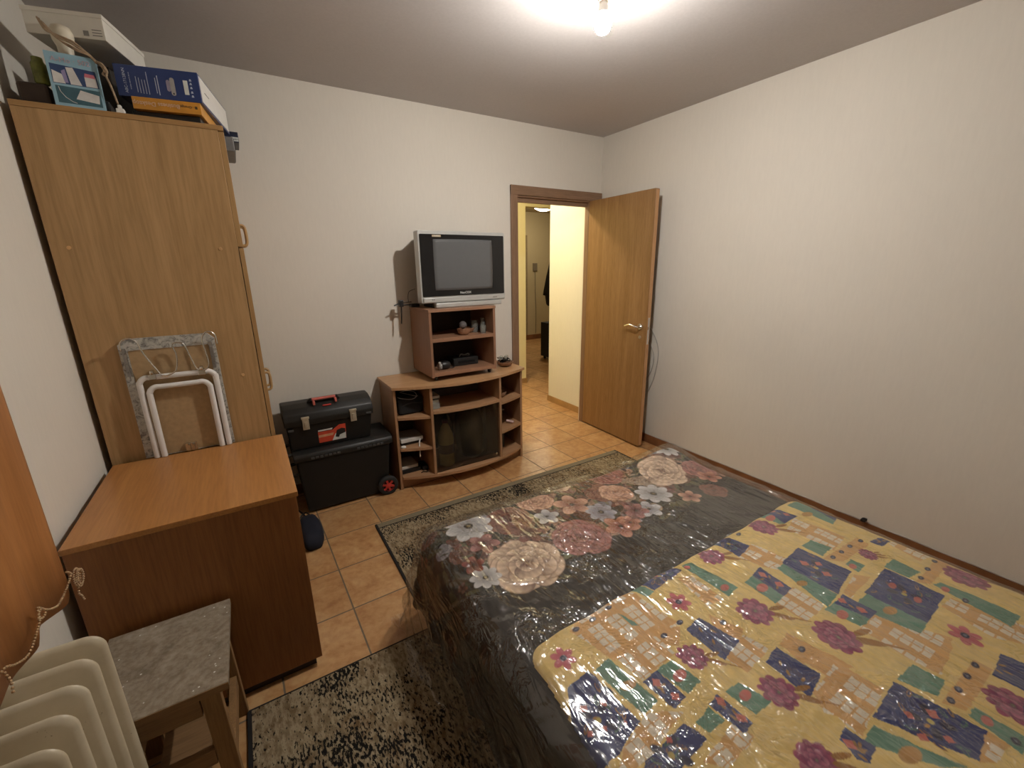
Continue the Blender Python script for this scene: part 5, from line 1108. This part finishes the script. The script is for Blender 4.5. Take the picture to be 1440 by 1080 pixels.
def quilt(t):
    ts = np.concatenate([np.arange(BY0, -.12, .01), np.arange(-.12, .835, .0025)]); S = np.arange(.485, 2.05, .0025)
    P = Print(S, ts, (232, 203, 130)); m = fbm(5, P.S*22, P.T*22, 3)[..., None]; m2 = fbm(6, P.S*60, P.T*90, 2)[..., None]
    P.c = P.c*(.84+.22*m+.10*m2)
    org = lin((218, 170, 108)); wh = lin((232, 226, 208)); bl = lin((46, 60, 116)); te = lin((100, 144, 126)); pk = lin((204, 112, 104)); yo = lin((200, 150, 84)); nv = lin((34, 40, 74))
    def shift(Q, d): return [(x, y+d) for x, y in Q]
    for d in (0, -.80):
        for Q in TANP: P.poly(shift(Q, d), org)
        for Q in CHECK: P.poly(shift(Q, d), org, grid=True, white=wh)
        for Q in TEAL: P.poly(shift(Q, d), te)
        for Q in BLUE: P.poly(shift(Q, d), bl)
        # curls inside the big blue fields
        for Q in BLUE:
            q = np.array(Q); ext = q.max(0)-q.min(0); cx, cy = q.mean(0); r = random.Random(int(cx*999))
            if ext.max() > .13:
                for k in range(12):
                    x = cx+r.uniform(-.38, .38)*ext[0]; y = cy+d+r.uniform(-.38, .38)*ext[1]; a = r.uniform(0, PI)
                    P.ell(x, y, .013, .005, a, te*.7 if k % 2 else yo*.7); P.ell(x+.001, y+.001, .010, .0028, a, bl)
                for k in range(4):
                    a = k*PI/2+.6; P.ell(cx+.03*math.cos(a), cy+d+.03*math.sin(a), .016, .010, a, nv)
                P.ell(cx, cy+d, .008, .008, 0, lin((196, 178, 96)))
            else:
                for k in range(3): P.ell(cx+r.uniform(-.25, .25)*ext[0], cy+d+r.uniform(-.3, .3)*ext[1], .010, .004, r.uniform(0, 3), yo*.6)
        for x, y, rr in QORANGE:
            y += d; P.ell(x, y, rr*1.1, rr*.6, -.2, yo*.8, yo)
        for x, y, rr in QPINK:
            y += d; q = [(x+rr*.95, y), (x, y+rr*.95), (x-rr*.95, y), (x, y-rr*.95)]
            if rr < .016: P.poly([(x+rr, y+rr*.1), (x-rr*.1, y+rr), (x-rr, y-rr*.1), (x+rr*.1, y-rr)], pk)
            else: P.ell(x, y, rr, rr*.62, .1, pk*.85, pk)
        for x, y in QOVALS:
            y += d; P.ell(x, y, .0135, .0085, .1, nv); P.ell(x, y, .006, .003, .1, lin((110, 120, 140)))
        for x, y, rr, kind in QFLOWERS:
            rr *= 1.1
            y += d; r = random.Random(int(x*777)); mg = lin((176, 78, 112)); dk = lin((96, 40, 84)); pr = lin((200, 112, 140))
            if kind == 1:
                br = lin((168, 116, 52))
                P.ell(x+rr*.95, y-rr*1.0, rr*.75, rr*.20, -.9, br*.8, br); P.ell(x+rr*1.3, y-rr*.55, rr*.55, rr*.16, -.35, br*.8, br); P.ell(x+rr*1.6, y-rr*1.7, rr*.7, rr*.05, -.9, br)
                for n, q, s_ in ((10, .70, .34), (7, .42, .30), (5, .20, .24)):
                    a0 = r.random()*3
                    for k in range(n): a = a0+2*PI*k/n; P.ell(x+rr*q*math.cos(a), y+rr*q*math.sin(a), rr*s_*r.uniform(.8, 1.25), rr*s_*r.uniform(.7, 1.0), a+r.uniform(-.4, .4), dk, mg*r.uniform(.75, 1.1) if q > .5 else pr, dk if q < .5 else mg*.55)
                P.ell(x, y, rr*.12, rr*.10, 0, lin((120, 120, 100)))
            else:
                for k in range(6): a = .3+2*PI*k/6; P.ell(x+rr*.58*math.cos(a), y+rr*.58*math.sin(a), rr*.42, rr*.30, a, lin((190, 88, 104)), lin((210, 112, 120)), lin((170, 70, 90)))
                P.ell(x, y, rr*.30, rr*.26, 0, nv); P.ell(x, y, rr*.14, rr*.12, 0, lin((110, 120, 140)))
    el = P.S-(.492+.022*np.clip((P.T-.45)/.25, 0, 1)); et = .805+.003*np.sin(P.S*31)+.008*(P.S-1.4)-P.T
    rc = .06; cr = rc-np.hypot(np.maximum(rc-el, 0), np.maximum(rc-et, 0)); ed = np.minimum(np.minimum(cr, S[-1]-P.S), 9)
    ed0 = np.minimum(np.minimum(P.S-S[0], S[-1]-P.S), (.812-.018*(P.S < .9)*(.9-P.S)/.4+.004*np.sin(P.S*31)+.003*np.sin(P.S*73)+.008*(P.S-1.4))-P.T)
    off = .006+.016*np.sqrt(np.clip(ed/.022, 0, 1))
    X, Y, Z = drape(P.S, P.T, off, .04); Z = Z+.004*(fbm(77, P.S*16, P.T*16, 2)-.5)*np.clip(ed/.03, 0, 1)
    grid_mesh('printed_cloth', X, Y, Z, print_mat('patchwork print cloth', .7), t, P.c, ed > 0)
def film_mat():
    m = bpy.data.materials.new('clear plastic film'); m.use_nodes = True; nt = m.node_tree; nt.nodes.clear()
    v = coords(nt); vs = coords(nt, (1, .16, 1), rot=(0, 0, math.radians(-38))); vt = coords(nt, (1, .3, 1), rot=(0, 0, math.radians(20)))
    def crease(n, k): return math_(nt, 'MULTIPLY', math_(nt, 'ABSOLUTE', math_(nt, 'SUBTRACT', n, .5)), k)
    n1 = noise(nt, vs, 17, 2, .5, .5); n2 = noise(nt, v, 17, 2, .5, 1.6); n3 = noise(nt, vt, 40, 1.5, .5, .8); gate = noise(nt, v, 4.0, 2)
    g = nt.nodes.new('ShaderNodeMapRange'); g.inputs[1].default_value = .45; g.inputs[2].default_value = .62; nt.links.new(gate, g.inputs[0])
    far = nt.nodes.new('ShaderNodeMapRange'); far.inputs[1].default_value = .40; far.inputs[2].default_value = .58; far.inputs[3].default_value = .45; far.inputs[4].default_value = 1.8; nt.links.new(noise(nt, coords(nt, loc=(3, 1, 0)), 2.6, 2), far.inputs[0])
    h = math_(nt, 'ADD', math_(nt, 'MULTIPLY', crease(n1, 1.0), far.outputs[0]), math_(nt, 'MULTIPLY', crease(n2, 1.5), g.outputs[0])); h = math_(nt, 'ADD', h, crease(n3, .20))
    bp_ = nt.nodes.new('ShaderNodeBump'); bp_.inputs['Strength'].default_value = 1.0; bp_.inputs['Distance'].default_value = FILM_BUMP; nt.links.new(h, bp_.inputs['Height'])
    tr = nt.nodes.new('ShaderNodeBsdfTransparent'); tr.inputs[0].default_value = (.965, .96, .945, 1)
    df = nt.nodes.new('ShaderNodeBsdfDiffuse'); df.inputs[0].default_value = (.55, .50, .42, 1); nt.links.new(bp_.outputs[0], df.inputs['Normal'])
    gl = nt.nodes.new('ShaderNodeBsdfGlossy'); gl.inputs['Roughness'].default_value = .11; nt.links.new(bp_.outputs[0], gl.inputs['Normal'])
    fr = nt.nodes.new('ShaderNodeFresnel'); fr.inputs[0].default_value = 1.5; nt.links.new(bp_.outputs[0], fr.inputs['Normal'])
    a = nt.nodes.new('ShaderNodeMixShader'); a.inputs[0].default_value = FILM_HAZE; nt.links.new(tr.outputs[0], a.inputs[1]); nt.links.new(df.outputs[0], a.inputs[2])
    b = nt.nodes.new('ShaderNodeMixShader'); nt.links.new(math_(nt, 'MINIMUM', math_(nt, 'MULTIPLY', fr.outputs[0], 2.6), .28), b.inputs[0]); nt.links.new(a.outputs[0], b.inputs[1]); nt.links.new(gl.outputs[0], b.inputs[2])
    o = nt.nodes.new('ShaderNodeOutputMaterial'); nt.links.new(b.outputs[0], o.inputs[0]); return m
FILM_HAZE = .035
FILM_BUMP = .021
def film(t):
    S = np.arange(BX0-.60, BX1+.42, .007); T = np.arange(BY0-.05, BY1+.62, .007); Sg, Tg = np.meshgrid(S, T)
    ca, sa = math.cos(.65), math.sin(.65); u = Sg*ca-Tg*sa; v = Sg*sa+Tg*ca
    rid = np.clip(1-np.abs(fbm(41, u*3.0, v*13, 3)-.5)*7, 0, 1)**2; fine = fbm(45, Sg*28, Tg*28, 3)-.5
    left = np.clip((BX0+.05-Sg)/.1, 0, 1)
    off = .030+.007*rid*fbm(47, Sg*3, Tg*3, 2)+.003*fine+.004*left*np.sin(Tg*30+4*fbm(50, Sg*3, Tg*6, 2))
    X, Y, Z = drape(Sg, Tg, off, .09, .010, .12)
    dcorner = np.hypot(np.minimum(Sg-BX0-BR, 0), np.maximum(Tg-BY1+BR, 0))
    lim = BZ+.105+.035*np.sin(Sg*9+Tg*11)+.06*np.exp(-((Sg-BX0+.12)**2+(Tg-BY1-.12)**2)/.05)
    keep = (dcorner < lim) & (Sg < BX1+.30)
    Z = np.where(Z < .0125, .0115+.004*(fbm(60, X*20, Y*20, 2)), Z)
    return grid_mesh('sheet', X, Y, Z, film_mat(), t, None, keep)
def bed():
    t = thing('bed', 'double bed with wooden frame hidden under blankets beside the right wall', 'bed', (1.27, .45, 0))
    obj('mattress', Box(.505, 1.95, -.55, 1.465, .235, .418, .04, 4), plain('pale mattress ticking', (.45, .42, .36), .85), t, auto=50)
    obj('frame', Box(.515, 1.94, -.58, 1.455, .12, .232, .004), M_case, t)
    for x in (.53, 1.87):
        for y in (-.55, 1.38): obj('leg', Box(x, x+.05, y, y+.05, .010, .119), M_case, t)
    t = thing('floral_blanket', 'black blanket printed with roses and daisies covering the far half of the bed', 'blanket', (1.27, 1.2, .1)); floral_blanket(t)
    t = thing('patchwork_quilt', 'yellow patchwork quilt with blue and teal patches over the near half of the bed', 'quilt', (1.27, .3, .3)); quilt(t)
    t = thing('plastic_sheet', 'crinkled clear plastic sheet spread over the blanket and quilt down to the floor', 'plastic sheet', (1.27, .5, .01)); film(t)
bed()
